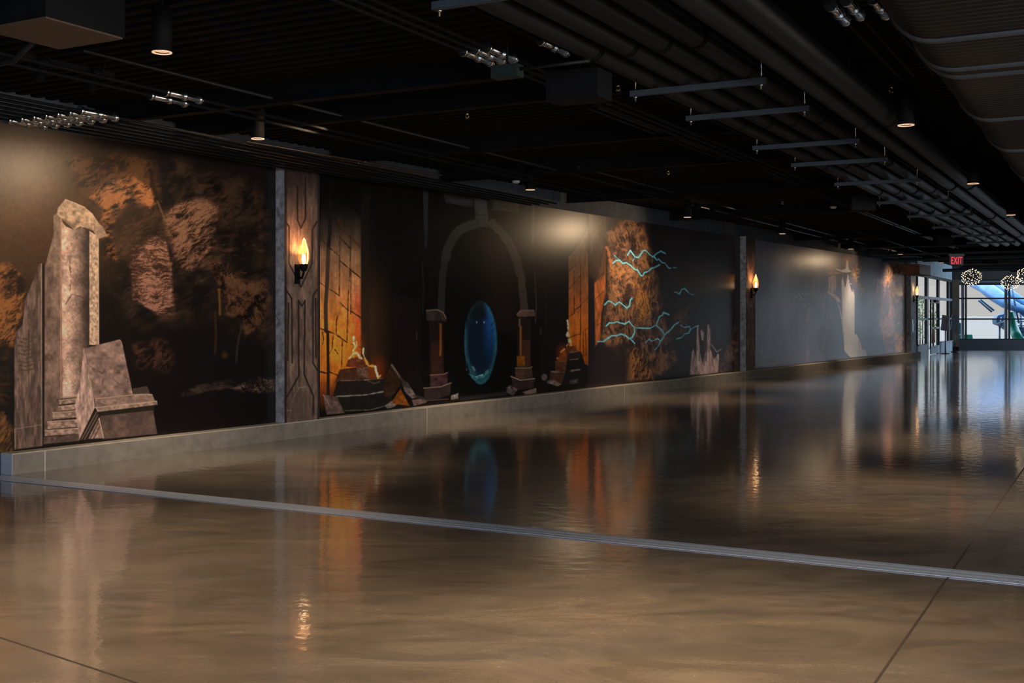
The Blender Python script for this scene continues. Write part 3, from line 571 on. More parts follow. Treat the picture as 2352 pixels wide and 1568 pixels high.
    A.poly(Q('1260,1290 1300,1240 1360,1190 1345,1290 1300,1280'), (98, 88, 72), 4, .6, tex=.5, sx=5, sy=5)
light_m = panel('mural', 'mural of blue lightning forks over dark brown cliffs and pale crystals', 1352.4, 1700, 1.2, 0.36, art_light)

# ---------------------------------------------------------------- mural 4: waterfall in a blue cavern
def art_fall(A):
    x, y = A.x, A.y; Q = lambda s: PL(s, 1680, 530, 4.75)
    V = lambda s: PL(s, 1850, 570, 6.032)
    A.c = (np.array([45, 47, 59])[None]*(0.9+0.25*fbm(x/9, y/80, 4, 9))[:, None])
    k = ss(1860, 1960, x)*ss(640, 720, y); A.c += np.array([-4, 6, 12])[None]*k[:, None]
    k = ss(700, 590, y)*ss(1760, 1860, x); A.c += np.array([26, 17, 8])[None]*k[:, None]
    for i, s_ in enumerate(('800,500 820,620', '900,540 890,700', '1030,650 1000,830', '1090,560 1085,760', '1050,1010 1010,1180 1000,1400', '840,860 830,980', '830,1300 820,1430', '980,700 960,800', '1090,800 1080,960', '1520,740 1525,790', '960,540 950,640')):
        A.line(Q(s_), 5, (98, 74, 60) if i % 2 else (92, 70, 76), 3, .55, 3, i)
    for s_ in ('690,735 720,715', '740,690 760,715 755,735', '765,672 800,700 840,675', '765,740 800,750 820,740', '770,800 785,820', '800,825 815,805', '835,850 870,845'): A.line(Q(s_), 1.2, (112, 130, 140), .8, .8)
    A.ell(1748, 809, 5, 6, (84, 82, 48), 1, .7); A.rock(Q('300,1420 360,1330 480,1380 500,1470 300,1500'), (66, 62, 50), (48, 46, 44), (36, 35, 38), fe=8, seed=140, al=.7)
    wf = (158, 144, 144); wf2 = (172, 158, 156)
    A.ell(1913, 612, 26, 40, (150, 112, 72), 1, .55); A.ell(1945, 600, 14, 30, (116, 86, 70), 1, .6)
    A.poly(V('500,460 520,360 545,540 560,520 585,360 605,400 620,520 640,600 665,570 680,660 682,1190 710,1190 760,1300 780,1400 830,1420 860,1490 620,1510 540,1420 520,1100 505,780'), wf, 1.2, tex=.2, sx=3.5, sy=40, seed=150)
    A.poly(V('500,300 540,290 560,280 575,170 585,165 598,290 635,318 600,330 560,335 510,330 430,300 420,285'), wf2, 1.2, .95, tex=.2)
    A.line(V('330,345 430,345 500,335'), 3.4, (150, 118, 92), 1.6, .7, 2)
    A.poly(V('318,420 350,390 400,360 425,400 430,480 415,620 360,610 320,600'), (146, 118, 112), 2.2, .85, tex=.5, sx=2, sy=24, seed=152)
    A.poly(V('300,595 340,600 420,640 470,700 490,740 450,745 400,690 350,650 315,630'), (164, 138, 124), 1.4, .95, tex=.3)
    A.line(V('440,740 480,850 505,980 530,1180'), 2.6, (136, 120, 112), 1.2, .85, 1)
    for s_ in ('520,360 535,480 545,530', '545,350 550,420', '640,540 650,600', '600,380 612,470'): A.line(V(s_), 2.4, (64, 54, 56), 1.2, .85, 2)
    A.line(V('610,480 640,520 640,560'), 3.4, (40, 42, 60), 1.4, .8, 2); A.line(V('615,485 635,498'), 1.6, (170, 166, 180), .8, .8)
    A.line(V('650,900 645,1150'), 4, (150, 124, 112), 2, .7); A.line(V('740,1280 755,1390'), 2.6, (122, 94, 84), 1.2, .7, 2)
    A.rock(V('640,320 720,200 790,150 800,220 760,330 740,440 700,470 670,420'), (182, 136, 74), (126, 92, 56), (62, 52, 50), fe=7, sc=6, ang=.9, seed=160)
    A.rock(V('730,450 790,500 850,560 830,600 750,680 770,600 740,520'), (164, 124, 72), (116, 88, 60), (60, 54, 56), fe=6, sc=6, ang=1.2, seed=163)
    A.rock(V('1080,420 1160,240 1250,180 1350,200 1400,300 1400,1440 1240,1440 1240,900 1150,640'), (150, 106, 70), (106, 75, 54), (54, 42, 40), fe=9, sc=7, ang=1.5, an=2.6, seed=166)
    A.rock(V('940,420 1110,400 1250,900 1240,1440 1120,1440 1050,1200 1000,1040 980,860'), (138, 104, 100), (88, 70, 76), (58, 52, 64), fe=9, sc=6, ang=1.45, an=3, seed=169, al=.85)
    A.poly(V('1150,510 1190,460 1215,450 1235,480 1220,510 1180,540'), (70, 68, 78), 2, .85); A.poly(V('1365,210 1408,220 1408,1450 1375,1450 1350,900 1370,500'), (52, 36, 28), 3, .8)
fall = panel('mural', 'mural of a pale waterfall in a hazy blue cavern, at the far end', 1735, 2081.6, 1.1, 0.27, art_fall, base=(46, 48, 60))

# ---------------------------------------------------------------- pilasters that carry the torches
def art_pil(A, x0, x1, yt, yb, daylight_tint=None):
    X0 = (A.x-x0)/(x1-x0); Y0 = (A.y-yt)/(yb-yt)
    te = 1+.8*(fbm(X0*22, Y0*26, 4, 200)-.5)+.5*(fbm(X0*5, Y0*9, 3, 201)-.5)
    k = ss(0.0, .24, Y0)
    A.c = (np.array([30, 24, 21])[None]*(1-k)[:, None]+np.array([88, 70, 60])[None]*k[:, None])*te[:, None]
    if daylight_tint: A.c = np.array(daylight_tint, float)[None]*te[:, None]; return
    P = lambda s: [(x0+(x1-x0)*(float(q.split(',')[0])-655)/78.0, yt+(yb-yt)*(float(q.split(',')[1])-390)/575.0) for q in s.split()]
    w_ = max(.8, (x1-x0)/78.0*3.4); d = (20, 15, 13)
    for s_ in ('656,517 665,531 665,612 692,664', '728,520 718,537 717,612 692,664', '684,440 684,516 692,534 702,512 702,420', '657,668 671,690 672,832', '686,694 687,860 660,908', '701,694 699,858 720,905 720,945', '728,670 719,684 719,832 730,850', '686,695 694,706 701,695', '664,700 662,830 657,840', '725,690 726,820'): A.line(P(s_), w_, d, w_*.35, .9)
    for s_ in ('673,915 688,886 703,885', '657,938 671,937', '658,838 663,828'): A.line(P(s_), w_*.5, (134, 116, 104), w_*.3, .8)
    A.poly(P('676,900 692,888 708,905 712,960 668,962'), (60, 48, 42), w_*2, .6); A.poly(P('655,385 660,385 660,970 655,970'), (26, 20, 18), w_*.5, .9); A.poly(P('729,385 734,385 734,970 729,970'), (26, 20, 18), w_*.5, .8)
M_pilside = mat('weathered_grey_stone', (0.32, 0.32, 0.34), 0.65, noise=0.6, scale=11, bump=0.3)
M_pilback = mat('dark_pilaster_core', (0.05, 0.045, 0.042), 0.7)
def pilaster(xl, xr, xf, label, step, group='torch pilasters', daylight_tint=None):
    s0 = WS(xl); pw = 0.15
    rf = (xf-CX)/F; Df = (WD-pw)/(math.sin(TH)-rf*math.cos(TH)); s1 = Vector((rf*Df, Df, 0)).dot(u)
    base = WP(0, s0, 0.2)
    root = thing('pilaster', label, 'pilaster', base, 0, group)
    o = MB().prism([WP(-0.009, s0+.002, 0.2)-base+Z*.002, WP(pw-0.005, s0+.002, 0.2)-base+Z*.002, WP(pw-0.005, s1-.002, 0.2)-base+Z*.002, WP(-0.009, s1-.002, 0.2)-base+Z*.002], (0, 0, MUR1+0.02-0.2)).build('body', M_pilside, root)
    P0 = WP(pw, s0, 0); x0 = CX+F*P0.x/P0.y; yt = HY-(MUR1+0.02-EYE)*F/P0.y
    bpy.context.view_layer.update()
    pn = panel('carved_face', None, x0, xf, step, EM, lambda A: art_pil(A, x0, xf, A.y.min(), A.y.max(), daylight_tint), 0.2, MUR1+0.02, M_pilfront, pw, None, thick=0.004)
    pn.parent = root; pn.location = -base
    return root, s0, s1, pw
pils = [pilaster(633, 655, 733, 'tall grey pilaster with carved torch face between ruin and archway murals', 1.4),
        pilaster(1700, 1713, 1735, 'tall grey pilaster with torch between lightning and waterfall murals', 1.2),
        pilaster(2082, 2086, 2104, 'tall grey pilaster with torch at the glass entrance', 1.2, daylight_tint=(112, 124, 136))]  # bluish daylight haze put into the entrance pilaster's face colour

# ---------------------------------------------------------------- torch sconces
def make_sconce(label):
    root = thing('torch_sconce', label, 'wall lamp', (0, 0, 0), -TH, 'torch sconces')   # local x = out of the wall, z up
    m = MB().box((0.016, 0, -0.12), (0.024, 0.07, 0.24)); m.build('back_plate', M_black, root)
    MB().tube([(0.02, 0, -0.16), (0.09, 0, -0.17), (0.12, 0, -0.1), (0.12, 0, -0.03)], 0.014, 10).build('arm', M_black, root)
    MB().lathe([(0.0, -0.09), (0.03, -0.085), (0.045, -0.05), (0.055, 0.0), (0.048, 0.0), (0.0, -0.02)], 20, (0.12, 0, 0)).build('cup', M_black, root)
    fg = MB().lathe([(0.048, 0.0), (0.066, 0.06), (0.068, 0.12), (0.055, 0.19), (0.034, 0.25), (0.012, 0.30), (0.002, 0.32)], 20, (0.12, 0, 0)).build('flame_glass', M_amber, root)
    path = [(0.12, 0.066*math.sin(k*math.pi/8)*(1 if k < 9 else 1), 0.01+0.30*(1-math.cos(k*math.pi/8))/2) for k in range(17)]
    path = [(0.12+0.004, 0.05, 0.005), (0.124, 0.066, 0.06), (0.124, 0.066, 0.13), (0.124, 0.05, 0.2), (0.124, 0.02, 0.29), (0.124, 0.0, 0.315), (0.124, -0.02, 0.28), (0.124, -0.03, 0.2)]
    MB().tube(path, 0.006, 8).build('glass_edge', M_rim, fg)
    MB().lathe([(0.0, 0.0), (0.02, 0.01), (0.026, 0.06), (0.018, 0.11), (0.0, 0.13)], 14, (0.12, 0.0, 0)).build('bulb', M_fil, root)
    return root
sc0 = make_sconce('amber torch sconce glowing on the pilaster nearest the broken column mural')
spos = []
for (root, s0, s1, pw), yy in zip(pils, (607, 661, 678)):
    sm_ = (s0+s1)/2-(0.1 if yy == 607 else 0); P0 = WP(pw, sm_, 0); px_ = CX+F*P0.x/P0.y
    z_ = EYE-(yy-HY)*P0.y/F; spos.append(WP(pw, sm_, z_))
sc0.location = spos[0]
dup(sc0, spos[1], 'amber torch sconce glowing beside the lightning mural'); dup(sc0, spos[2], 'amber torch sconce glowing beside the glass entrance')
for k_, (P_, e_) in enumerate(zip(spos, (48, 32, 22))):
    aim(light('torch_light', 'SPOT', P_+n*0.13+Z*0.10, e_, (1.0, 0.50, 0.20), shadow_soft_size=0.03, spot_size=R(125), spot_blend=0.9), -n*.55+Z)

# ---------------------------------------------------------------- downlights
def make_down(label, zb=3.25):
    root = thing('downlight', label, 'ceiling lamp', (0, 0, 0), 0, 'cylinder downlights')
    MB().lathe([(0.0, 0.30), (0.066, 0.30), (0.066, 0.0), (0.060, 0.0), (0.058, 0.03), (0.0, 0.035)], 28).build('housing', M_black, root)
    MB().lathe([(0.0665, 0.004), (0.0665, -0.001), (0.050, -0.001), (0.050, 0.004)], 28).build('trim_ring', M_lens, root)
    MB().lathe([(0.0, 0.012), (0.057, 0.012)], 28).build('lens', M_lens, root)
    MB().tube([(0, 0, 0.30), (0, 0, DECK-zb)], 0.012, 8).build('stem', M_black, root)
    return root
downs = [(372, 121, 'black cylinder downlight nearest the camera at upper left', 120), (592, 319, 'black cylinder downlight hanging in front of the first torch pilaster', 150), (1218, 436, 'black cylinder downlight hanging in front of the archway mural', 150), (1579, 499, 'black cylinder downlight in front of the lightning mural', 130), (1797, 537, 'black cylinder downlight near the start of the waterfall mural', 110), (1954, 572, 'black cylinder downlight above the waterfall mural centre', 90), (2068, 584, 'black cylinder downlight near the end of the waterfall mural', 90), (2163, 603, 'black cylinder downlight just left of the red exit sign', 70),
         (2081, 288, 'black cylinder downlight nearest in the right hand row by the duct', 140), (2235, 422, 'black cylinder downlight second in the right hand row by the duct', 120), (2322, 494, 'black cylinder downlight third in the right hand row by the duct', 120)]
d0 = make_down(downs[0][2])
for i, (px_, py_, lb, en) in enumerate(downs):
    P_ = PZ(px_, py_, 3.25)
    if i >= 8: P_ = PZ(px_, py_, 3.05)
    if i == 0: d0.location = P_
    elif i == 8: d1 = make_down(lb, 3.05); d1.location = P_
    else: dup(d0 if i < 8 else d1, P_, lb)
    o = light('downlight_beam', 'SPOT', P_-Z*0.02, en*3.0, (1.0, 0.78, 0.56), spot_size=R(74), spot_blend=1.0, shadow_soft_size=0.06); aim(o, (0, 0, -1))
# the same row continues behind the photographer
for q_, p_ in ((-5.4, 3.0), (-1.66, 4.4)):
    o = light('downlight_beam', 'SPOT', QP(q_, p_, 3.2), 600, (1.0, 0.78, 0.56), spot_size=R(100), spot_blend=1.0, shadow_soft_size=0.06); aim(o, (0, 0, -1))

# ---------------------------------------------------------------- track spots aimed at the murals
def make_head(label):
    root = thing('track_spotlight', label, 'spotlight', (0, 0, 0), -TH, 'spotlights on the mural tracks')
    T_ = Matrix.Rotation(R(-52), 3, 'Y')
    hd = Matrix.Rotation(R(38), 3, 'Y')          # beam leans towards the wall (-x) and down
    MB().lathe([(0.0, 0.14), (0.034, 0.14), (0.04, 0.12), (0.04, -0.04), (0.033, -0.04), (0.031, -0.02), (0.0, -0.015)], 18, (0, 0, -0.10), hd).build('head', M_black, root)
    MB().lathe([(0.0, -0.028), (0.032, -0.028)], 18, (0, 0, -0.10), hd).build('lens', M_spotlens, root)
    MB().box((0, 0, -0.02), (0.03, 0.10, 0.04)).build('adapter', M_black, root)
    MB().tube([(0, 0, -0.03), (0.0, 0, -0.10)], 0.009, 8).build('yoke', M_black, root)
    return root
def at_off(px_, off, z_):
    r_ = (px_-CX)/F; D_ = (WD-off)/(math.sin(TH)-r_*math.cos(TH)); return Vector((r_*D_, D_, z_))
tracks = [(1480, 1650, 1.9, 'black lighting track above the lightning mural'), (1890, 2000, 0.9, 'black lighting track above the waterfall mural'), (2008, 2085, 1.1, 'black lighting track near the end of the waterfall mural'), (40, 260, 2.3, 'black lighting track above the broken column mural')]
for xa, xb, off, lb in tracks:
    A0, A1 = at_off(xa, off, 3.42), at_off(xb, off, 3.42)
    tr = thing('light_track', lb, 'lighting track', (A0+A1)/2, -TH, 'lighting tracks')
    ln = (A1-A0).length
    MB().box((0, 0, 0), (0.035, ln, 0.034)).build('rail', M_black, tr)
    for e_ in (-0.4, 0.4): MB().tube([(0, ln*e_, 0.01), (0, ln*e_, DECK-3.42)], 0.006, 6).build('hanger_rod', M_black, tr)
heads = [(1597, 1.9, 'lit spotlight on the track above the lightning mural, the larger glint'), (1634, 1.9, 'small spotlight at the far end of the track above the lightning mural'), (1966, 0.9, 'spotlight above the waterfall mural, first on its track'), (1994, 0.9, 'spotlight at the far end of the waterfall track'), (2040, 1.1, 'spotlight near the rock pillar end of the waterfall mural'), (2066, 1.1, 'spotlight last before the entrance pilaster'), (90, 2.3, 'spotlight above the broken column mural, nearer one'), (210, 2.3, 'spotlight above the broken column mural, farther one')]
h0 = make_head(heads[0][2])
for i, (px_, off, lb) in enumerate(heads):
    P_ = at_off(px_, off, 3.399)
    if i == 0: h0.location = P_
    else: dup(h0, P_, lb)
def wash(px_, py_, dist, e_, size, off=1.0, z_=3.3, col=(1.0, 0.79, 0.57), ax=None):
    T_ = PW(px_, py_); S_ = T_+n*off; S_.z = z_
    S_ += u*dist
    o = light('mural_spot_beam', 'SPOT', S_, e_, col, spot_size=R(size), spot_blend=1.0, shadow_soft_size=0.12); aim(o, T_-S_ if ax is None else ax)
WARM = (1.0, 0.70, 0.42)
wash(70, 560, 1.6, 75, 100, 2.4, 3.25, WARM, -u*.6-n-Z*.35); wash(250, 560, 0.0, 36, 100, 2.2, 3.25); wash(1315, 640, 3.3, 110, 84, 2.0, 3.28, WARM, -u-n*1.1-Z*.3); wash(1870, 700, 4.4, 70, 84, 1.6, 3.25, WARM, -u-n*1.1-Z*.3); wash(1800, 700, 0.0, 24, 90, 1.5, 3.1); wash(2040, 690, 0.0, 95, 95)
wash(400, 620, 0.0, 40, 90, 1.5, 3.1); wash(1430, 660, 0.0, 75, 90, 1.5, 3.1); wash(800, 700, 0, 42, 80, 1.5, 3.1); wash(1960, 720, 0, 90, 80, 1.3, 3.1)

# ---------------------------------------------------------------- black pipes on trapeze hangers
def axis_tube(q, z, p0, p1, r, seg=16, step=None):
    return MB().tube([QP(q, p0, z), QP(q, p1, z)], r, seg)
P0_, P1_ = -2.0, 31.0
for q_, lb in ((-3.2, 'black insulated pipe on the trapeze hangers, leftmost of the four'), (-2.95, 'black insulated pipe on the trapeze hangers, second from left of the four'), (-2.71, 'black insulated pipe on the trapeze hangers, third from left of the four'), (-2.47, 'black insulated pipe on the trapeze hangers, rightmost of the four')):
    pr = thing('insulated_pipe', lb, 'pipe', QP(q_, P0_, 3.306), 0, 'pipes on the trapeze hangers')
    MB().tube([(0, 0, 0), a*(P1_-P0_)], 0.078, 18).build('pipe', M_blackpipe, pr)
    for k_ in range(9):
        c_ = a*(2.4+k_*3.3); MB().tube([c_, c_+a*0.06], 0.083, 18).build('joint_band', M_black, pr)
for q_, lb in ((-2.03, 'long black pipe right of the trapeze hangers, lower left of the pair'), (-1.81, 'long black pipe right of the trapeze hangers, right one of the pair')):
    pr = thing('insulated_pipe', lb, 'pipe', QP(q_, P0_, 3.19), 0, 'pair of pipes beside the hangers')
    MB().tube([(0, 0, 0), a*(P1_-P0_)], 0.082, 18).build('pipe', M_blackpipe, pr)
    for p_ in (4.2, 7.0, 12.0, 17.5, 22.4, 27.5, 31.5): MB().tube([a*p_, a*(p_+0.07)], 0.09, 18).build('coupling', M_black, pr)
    for p_ in (5.0, 10.5, 15.5, 20.5, 25.5, 30.5): MB().tube([a*p_+Z*0.08, a*p_+Z*(DECK-3.19)], 0.008, 6).build('hanger_rod', M_black, pr)
def make_hanger(label):
    root = thing('trapeze_hanger', label, 'pipe hanger', (0, 0, 0), -AX, 'trapeze hangers under the pipes')
    m = MB(); m.box((0, 0, 0.0), (1.06, 0.042, 0.042)); m.build('strut', M_strut, root)
    for x_ in (-0.49, 0.49):
        MB().tube([(x_, 0, -0.06), (x_, 0, DECK-3.2)], 0.006, 8).build('threaded_rod', M_galv, root)
        MB().tube([(x_, 0, -0.034), (x_, 0, -0.022)], 0.014, 6).build('nut', M_galv, root)
    return root
hp = [5.3, 8.12, 9.37, 11.35, 12.85, 15.0, 17.8, 20.5, 23.3, 26.0, 28.6]
ordw = ['nearest the camera', 'second from the camera', 'third from the camera', 'fourth from the camera', 'fifth from the camera', 'sixth from the camera', 'seventh from the camera', 'third from the far end', 'second from the far end', 'last before the far end', 'at the far end']
for i, p_ in enumerate(hp):
    lb = 'grey steel trapeze strut under four black pipes, '+ordw[i]
    if i == 0: hg = make_hanger(lb); hg.location = QP(-2.84, p_, 3.2)
    else: dup(hg, QP(-2.84, p_, 3.2), lb)

# ---------------------------------------------------------------- flat oval duct at upper right
M_duct = mat('dark_spiral_duct', (0.0095, 0.0088, 0.0083), 0.45, 0.0, 0.4, noise=0.15, scale=4)
def ovalsec(q0, q1, z0, z1, r, k=8, gx=0.0):
    pts = []
    for cx_, cz_, a0 in ((q1-r, z1-r, 0), (q0+r, z1-r, 90), (q0+r, z0+r, 180), (q1-r, z0+r, 270)):
        for j in range(k+1):
            an = R(a0+90*j/k); pts.append((cx_+(r+gx)*math.cos(an), cz_+(r+gx)*math.sin(an)))
    return pts
def loft(secs, smooth=True, cap=True):
    m = MB(); k = len(secs[0][1]); v = []
    for p_, s_ in secs: v += [QP(q, p_, z) for q, z in s_]
    f = [(i*k+j, i*k+(j+1) % k, (i+1)*k+(j+1) % k, (i+1)*k+j) for i in range(len(secs)-1) for j in range(k)]
    m.add(v, f, smooth)
    return m
dq0, dq1, dz0, dz1, dr = -1.16, 0.35, 3.0, 3.56, 0.24
du = thing('spiral_duct', 'large dark flat oval ribbed duct hanging at upper right', 'air duct', QP(0, 0, 0))
secs = []; p_ = -1.0
while p_ < 26:
    for dp, g_ in ((0.0, 0.0), (0.05, 0.0), (0.058, 0.008), (0.072, 0.008)): secs.append((p_+dp, ovalsec(dq0, dq1, dz0, dz1, dr, 6, g_)))
    p_ += 0.08
dbm = loft(secs); _k = len(secs[0][1]); dbm.f.append(tuple(range(_k))); dbm.sm.append(False); dbm.build('duct_body', M_duct, du)
for p_ in (-0.2, 2.5, 5.2, 6.5, 7.32, 7.56, 9.35, 11.2, 13.6, 16.2, 19, 22, 25):
    ss_ = []
    for dp, g_ in ((-0.005, 0.0), (0.0, 0.022), (0.05, 0.022), (0.055, 0.0)): ss_.append((p_+dp, ovalsec(dq0, dq1, dz0, dz1, dr, 8, g_)))
    loft(ss_).build('strap', M_strut, du)
for p_ in (6.52, 9.37, 13.62): 
    for q_ in (dq0+0.1, dq1-0.1): MB().tube([QP(q_, p_, dz1-.02), QP(q_, p_, DECK)], 0.008, 6).build('hanger_rod', M_black, du)

# ---------------------------------------------------------------- conduits with shiny expansion couplings over the floor joint
p_ej = ((A_+B_)/2).dot(a)
def coupling_set(q, z, p, lab, fwd=9.0):
    root = thing('conduit', lab, 'conduit', QP(q, p, z), -AX, 'black conduits crossing the expansion joint')
    ymax = min(fwd, (q+9.9-0.30)/0.0750-p); MB().tube([(0, -7.0, 0), (0, ymax, 0)], 0.013, 10).build('pipe', M_black, root)
    cp = MB().tube([(0, -0.19, 0), (0, 0.19, 0)], 0.027, 14); cp.build('expansion_coupling', M_galv, root)
    for y_ in (-0.20, 0.0, 0.17): MB().tube([(0, y_, 0), (0, y_+0.035, 0)], 0.038, 14).build('coupling_ring', M_galv, root)
    return root
def qz(px_, py_):
    r_ = (px_-CX)/F                 # point of this sight line above the joint
    D_ = A_.dot(nr)/(Vector((r_, 1, 0)).dot(nr)); P_ = PD(px_, py_, D_); return P_.dot(t), P_.dot(a), P_.z
names = ['first', 'second', 'third', 'fourth', 'fifth', 'sixth', 'seventh', 'eighth', 'ninth', 'tenth']
j_ = 0
for (xa, ya, xb, yb, cnt, where) in ((60, 283, 225, 262, 7, 'at far left'), (385, 228, 420, 220, 2, 'right of the ceiling box'), (1095, 130, 1150, 122, 3, 'left of the trapeze pipes'), (1270, 106, 1270, 106, 1, 'under the trapeze pipes'), (1925, 30, 1960, 18, 2, 'left of the big duct'), (2020, 15, 2020, 15, 1, 'touching the big duct side')):
    for i in range(cnt):
        f_ = i/max(1, cnt-1); q_, p_, z_ = qz(xa+(xb-xa)*f_, ya+(yb-ya)*f_)
        if cnt == 1: lb = 'black conduit with shiny steel expansion coupling '+where
        else: lb = 'black conduit with shiny coupling, %s from left in cluster %s' % (names[i], where)
        coupling_set(q_, z_, p_, lb, 2.2 if xa > 1900 else 9.0)

# ---------------------------------------------------------------- conduits along the top of the murals by the first torch
M_copper = mat('dull_bronze_conduit', (0.20, 0.13, 0.08), 0.35, 0.8, noise=0.2, scale=10)
for i in range(9):
    off = 0.20+0.075*i; z_ = 3.355+0.015*(i % 3)
    A0, A1 = at_off(470+12*i, off, z_), at_off(870+18*i, off, z_)
    o = thing('bronze_conduit', 'thin bronze conduit above the first torch pilaster, %s out from the wall' % names[i], 'conduit', A0, 0, 'bronze conduits above the first torch')
    MB().tube([(0, 0, 0), A1-A0], 0.011, 8).build('pipe', M_copper, o)
    MB().tube([(A1-A0)*0.55, (A1-A0)*0.55+u*0.05], 0.017, 8).build('coupling', M_copper, o)
Q0 = at_off(690, 0.8, 3.36); 
tag(MB().tube([Q0+u*k_*0.08+Z*(-0.10+0.10*math.sin(k_*.35)) for k_ in range(6)], 0.008, 8).build('loose_cable', M_copper), 'short bronze cable tail curling down above the first torch', 'cable')

# ---------------------------------------------------------------- ceiling beams, boxes and fittings
def beam(xa, ya, z, label, q1=2.5, h=0.12, wdt=0.10):
    P_ = PZ(xa, ya, z); p_ = P_.dot(a)
    # from the mural wall to q1
    k_ = (-WD+0.05-(a*p_).dot(n))/t.dot(n); Aa = t*k_+a*p_
    m = MB(); L_ = q1-k_
    root = thing('ceiling_beam', label, 'beam', Aa+Z*z, -AX, 'black cross beams')
    m.box((L_/2, 0, 0.006), (L_, wdt, 0.012)); m.box((L_/2, 0, (DECK-z)/2), (L_, 0.012, DECK-z-0.024)); m.box((L_/2, 0, DECK-z-0.006), (L_, wdt, 0.012)); m.build('steel_section', M_black, root)
    MB().tube([(0.1, wdt/2+0.03, 0.02), (L_-0.1, wdt/2+0.03, 0.02)], 0.014, 8).build('clipped_conduit', M_blackpipe, root)
for i, (xa, ya) in enumerate(((1100, 187), (1000, 258), (1300, 334), (1500, 386), (1800, 440), (1960, 488), (2060, 545), (2120, 565), (2150, 586), (2180, 600))):
    beam(xa, ya, 3.44, 'black steel cross beam under the deck, %s from the camera' % names[i], q1=-3.45 if i < 4 else (-1.3 if i < 7 else 3))
lb_ = thing('ceiling_box', 'large black ceiling box with warm light painted on its underside at top left corner', 'ceiling box', Vector((-2.715, 6.73, 3.16)), -AX)
dims = (0.57, 0.57)
MB().box((0, 0, 0.22), (dims[0], dims[1], 0.42)).build('housing', M_black, lb_)
MB().box((0, 0, 0.005), (dims[0]-0.02, dims[1]-0.02, 0.012)).build('lit_underside', mat('warm_lit_underside', (0.075, 0.045, 0.028), 0.6, noise=0.15), lb_)  # brown tone paints in the warm light falling on the underside
MB().tube([(-0.29, 0.1, 0.1), (-0.36, 0.14, 0.02), (-0.55, 0.16, -0.06), (-1.2, 0.2, -0.08)], 0.02, 10).build('flexible_cable', M_blackpipe, lb_)
def boxthing(name, label, cat, px_, py_, z, d, mt, group=None):
    P_ = PZ(px_, py_, z); root = thing(name, label, cat, P_, -AX, group); MB().box((0, 0, 0), d).build('case', mt, root); return root
jb = boxthing('junction_box', 'small dark green junction box below the shiny couplings', 'electrical box', 1165, 165, 3.16, (0.20, 0.1, 0.085), mat('dark_green_paint', (0.012, 0.02, 0.017), 0.5)); MB().tube([(0.1, 0, 0.01), (0.62, 0, 0.01)], 0.012, 8).build('conduit_stub', M_blackpipe, jb); MB().tube([(0.0, 0, 0.04), (0, 0, DECK-3.16)], 0.008, 6).build('hanger_rod', M_black, jb)
db = boxthing('equipment_box', 'dark ceiling equipment box left of the nearest grey trapeze struts', 'ceiling box', 1330, 200, 3.12, (0.40, 0.25, 0.2), M_black); MB().box((0, -0.126, 0), (0.36, 0.004, 0.16)).build('cover', M_black, db); MB().tube([(0, 0, 0.1), (0, 0, DECK-3.12)], 0.01, 6).build('hanger_rod', M_black, db)
def make_speaker(label):
    root = thing('hanging_speaker', label, 'speaker', (0, 0, 0), 0, 'black hanging speakers')
    MB().box((0, 0, 0), (0.40, 0.24, 0.24)).build('cabinet', M_black, root)
    MB().box((0, -0.123, 0), (0.37, 0.008, 0.21)).build('grille', mat('speaker_grille', (0.006, 0.006, 0.006), 0.8), root)
    for x_ in (-0.15, 0.15): MB().tube([(x_, 0, 0.11), (x_, 0, DECK-3.28)], 0.006, 6).build('hanger_rod', M_black, root)
    return root
sp = [(1978, 468, 'black hanging speaker nearest the camera, left of the trapeze pipes'), (2167, 548, 'black hanging speaker above the exit sign'), (2273, 597, 'black hanging speaker right of the exit sign'), (2336, 617, 'black hanging speaker at the far right edge near the light balls')]
s0_ = make_speaker(sp[0][2])
for i, (px_, py_, lb) in enumerate(sp):
    P_ = PZ(px_, py_, 3.28)
    if i == 0: s0_.location = P_
    else: dup(s0_, P_, lb)
def make_sprk(label):
    root = thing('sprinkler_head', label, 'sprinkler', (0, 0, 0), 0, 'sprinkler heads')
    MB().tube([(0, 0, 0.035), (0, 0, DECK-3.4)], 0.009, 8).build('drop_pipe', M_black, root)
    MB().lathe([(0.0, 0.04), (0.014, 0.035), (0.014, 0.02), (0.006, 0.015)], 12).build('body', M_brass, root)
    MB().tube([(-0.012, 0, 0.02), (-0.016, 0, 0.0), (0, 0, -0.014), (0.016, 0, 0.0), (0.012, 0, 0.02)], 0.003, 6).build('frame_arm', M_brass, root)
    MB().lathe([(0.0, -0.014), (0.02, -0.015), (0.02, -0.018), (0.0, -0.018)], 12).build('deflector', M_brass, root)
    return root
spr = [(433, 336, 'brass sprinkler head above the cave mural'), (1073, 268, 'sprinkler head left of the dark equipment box'), (1535, 398, 'sprinkler head in front of the lightning mural'), (2047, 208, 'brass sprinkler head beside the nearest right hand downlight'), (1420, 204, 'sprinkler head just left of the near grey trapeze strut'), (1797, 467, 'sprinkler head left of the nearest hanging speaker'), (1030, 428, 'tiny sprinkler head at the top of the archway mural')]
r0_ = make_sprk(spr[0][2])
for i, (px_, py_, lb) in enumerate(spr):
    P_ = PZ(px_, py_, 3.4) if i not in (0,) else PZ(px_, py_, 3.4)
    if i == 0: r0_.location = P_
    else: dup(r0_, P_, lb)
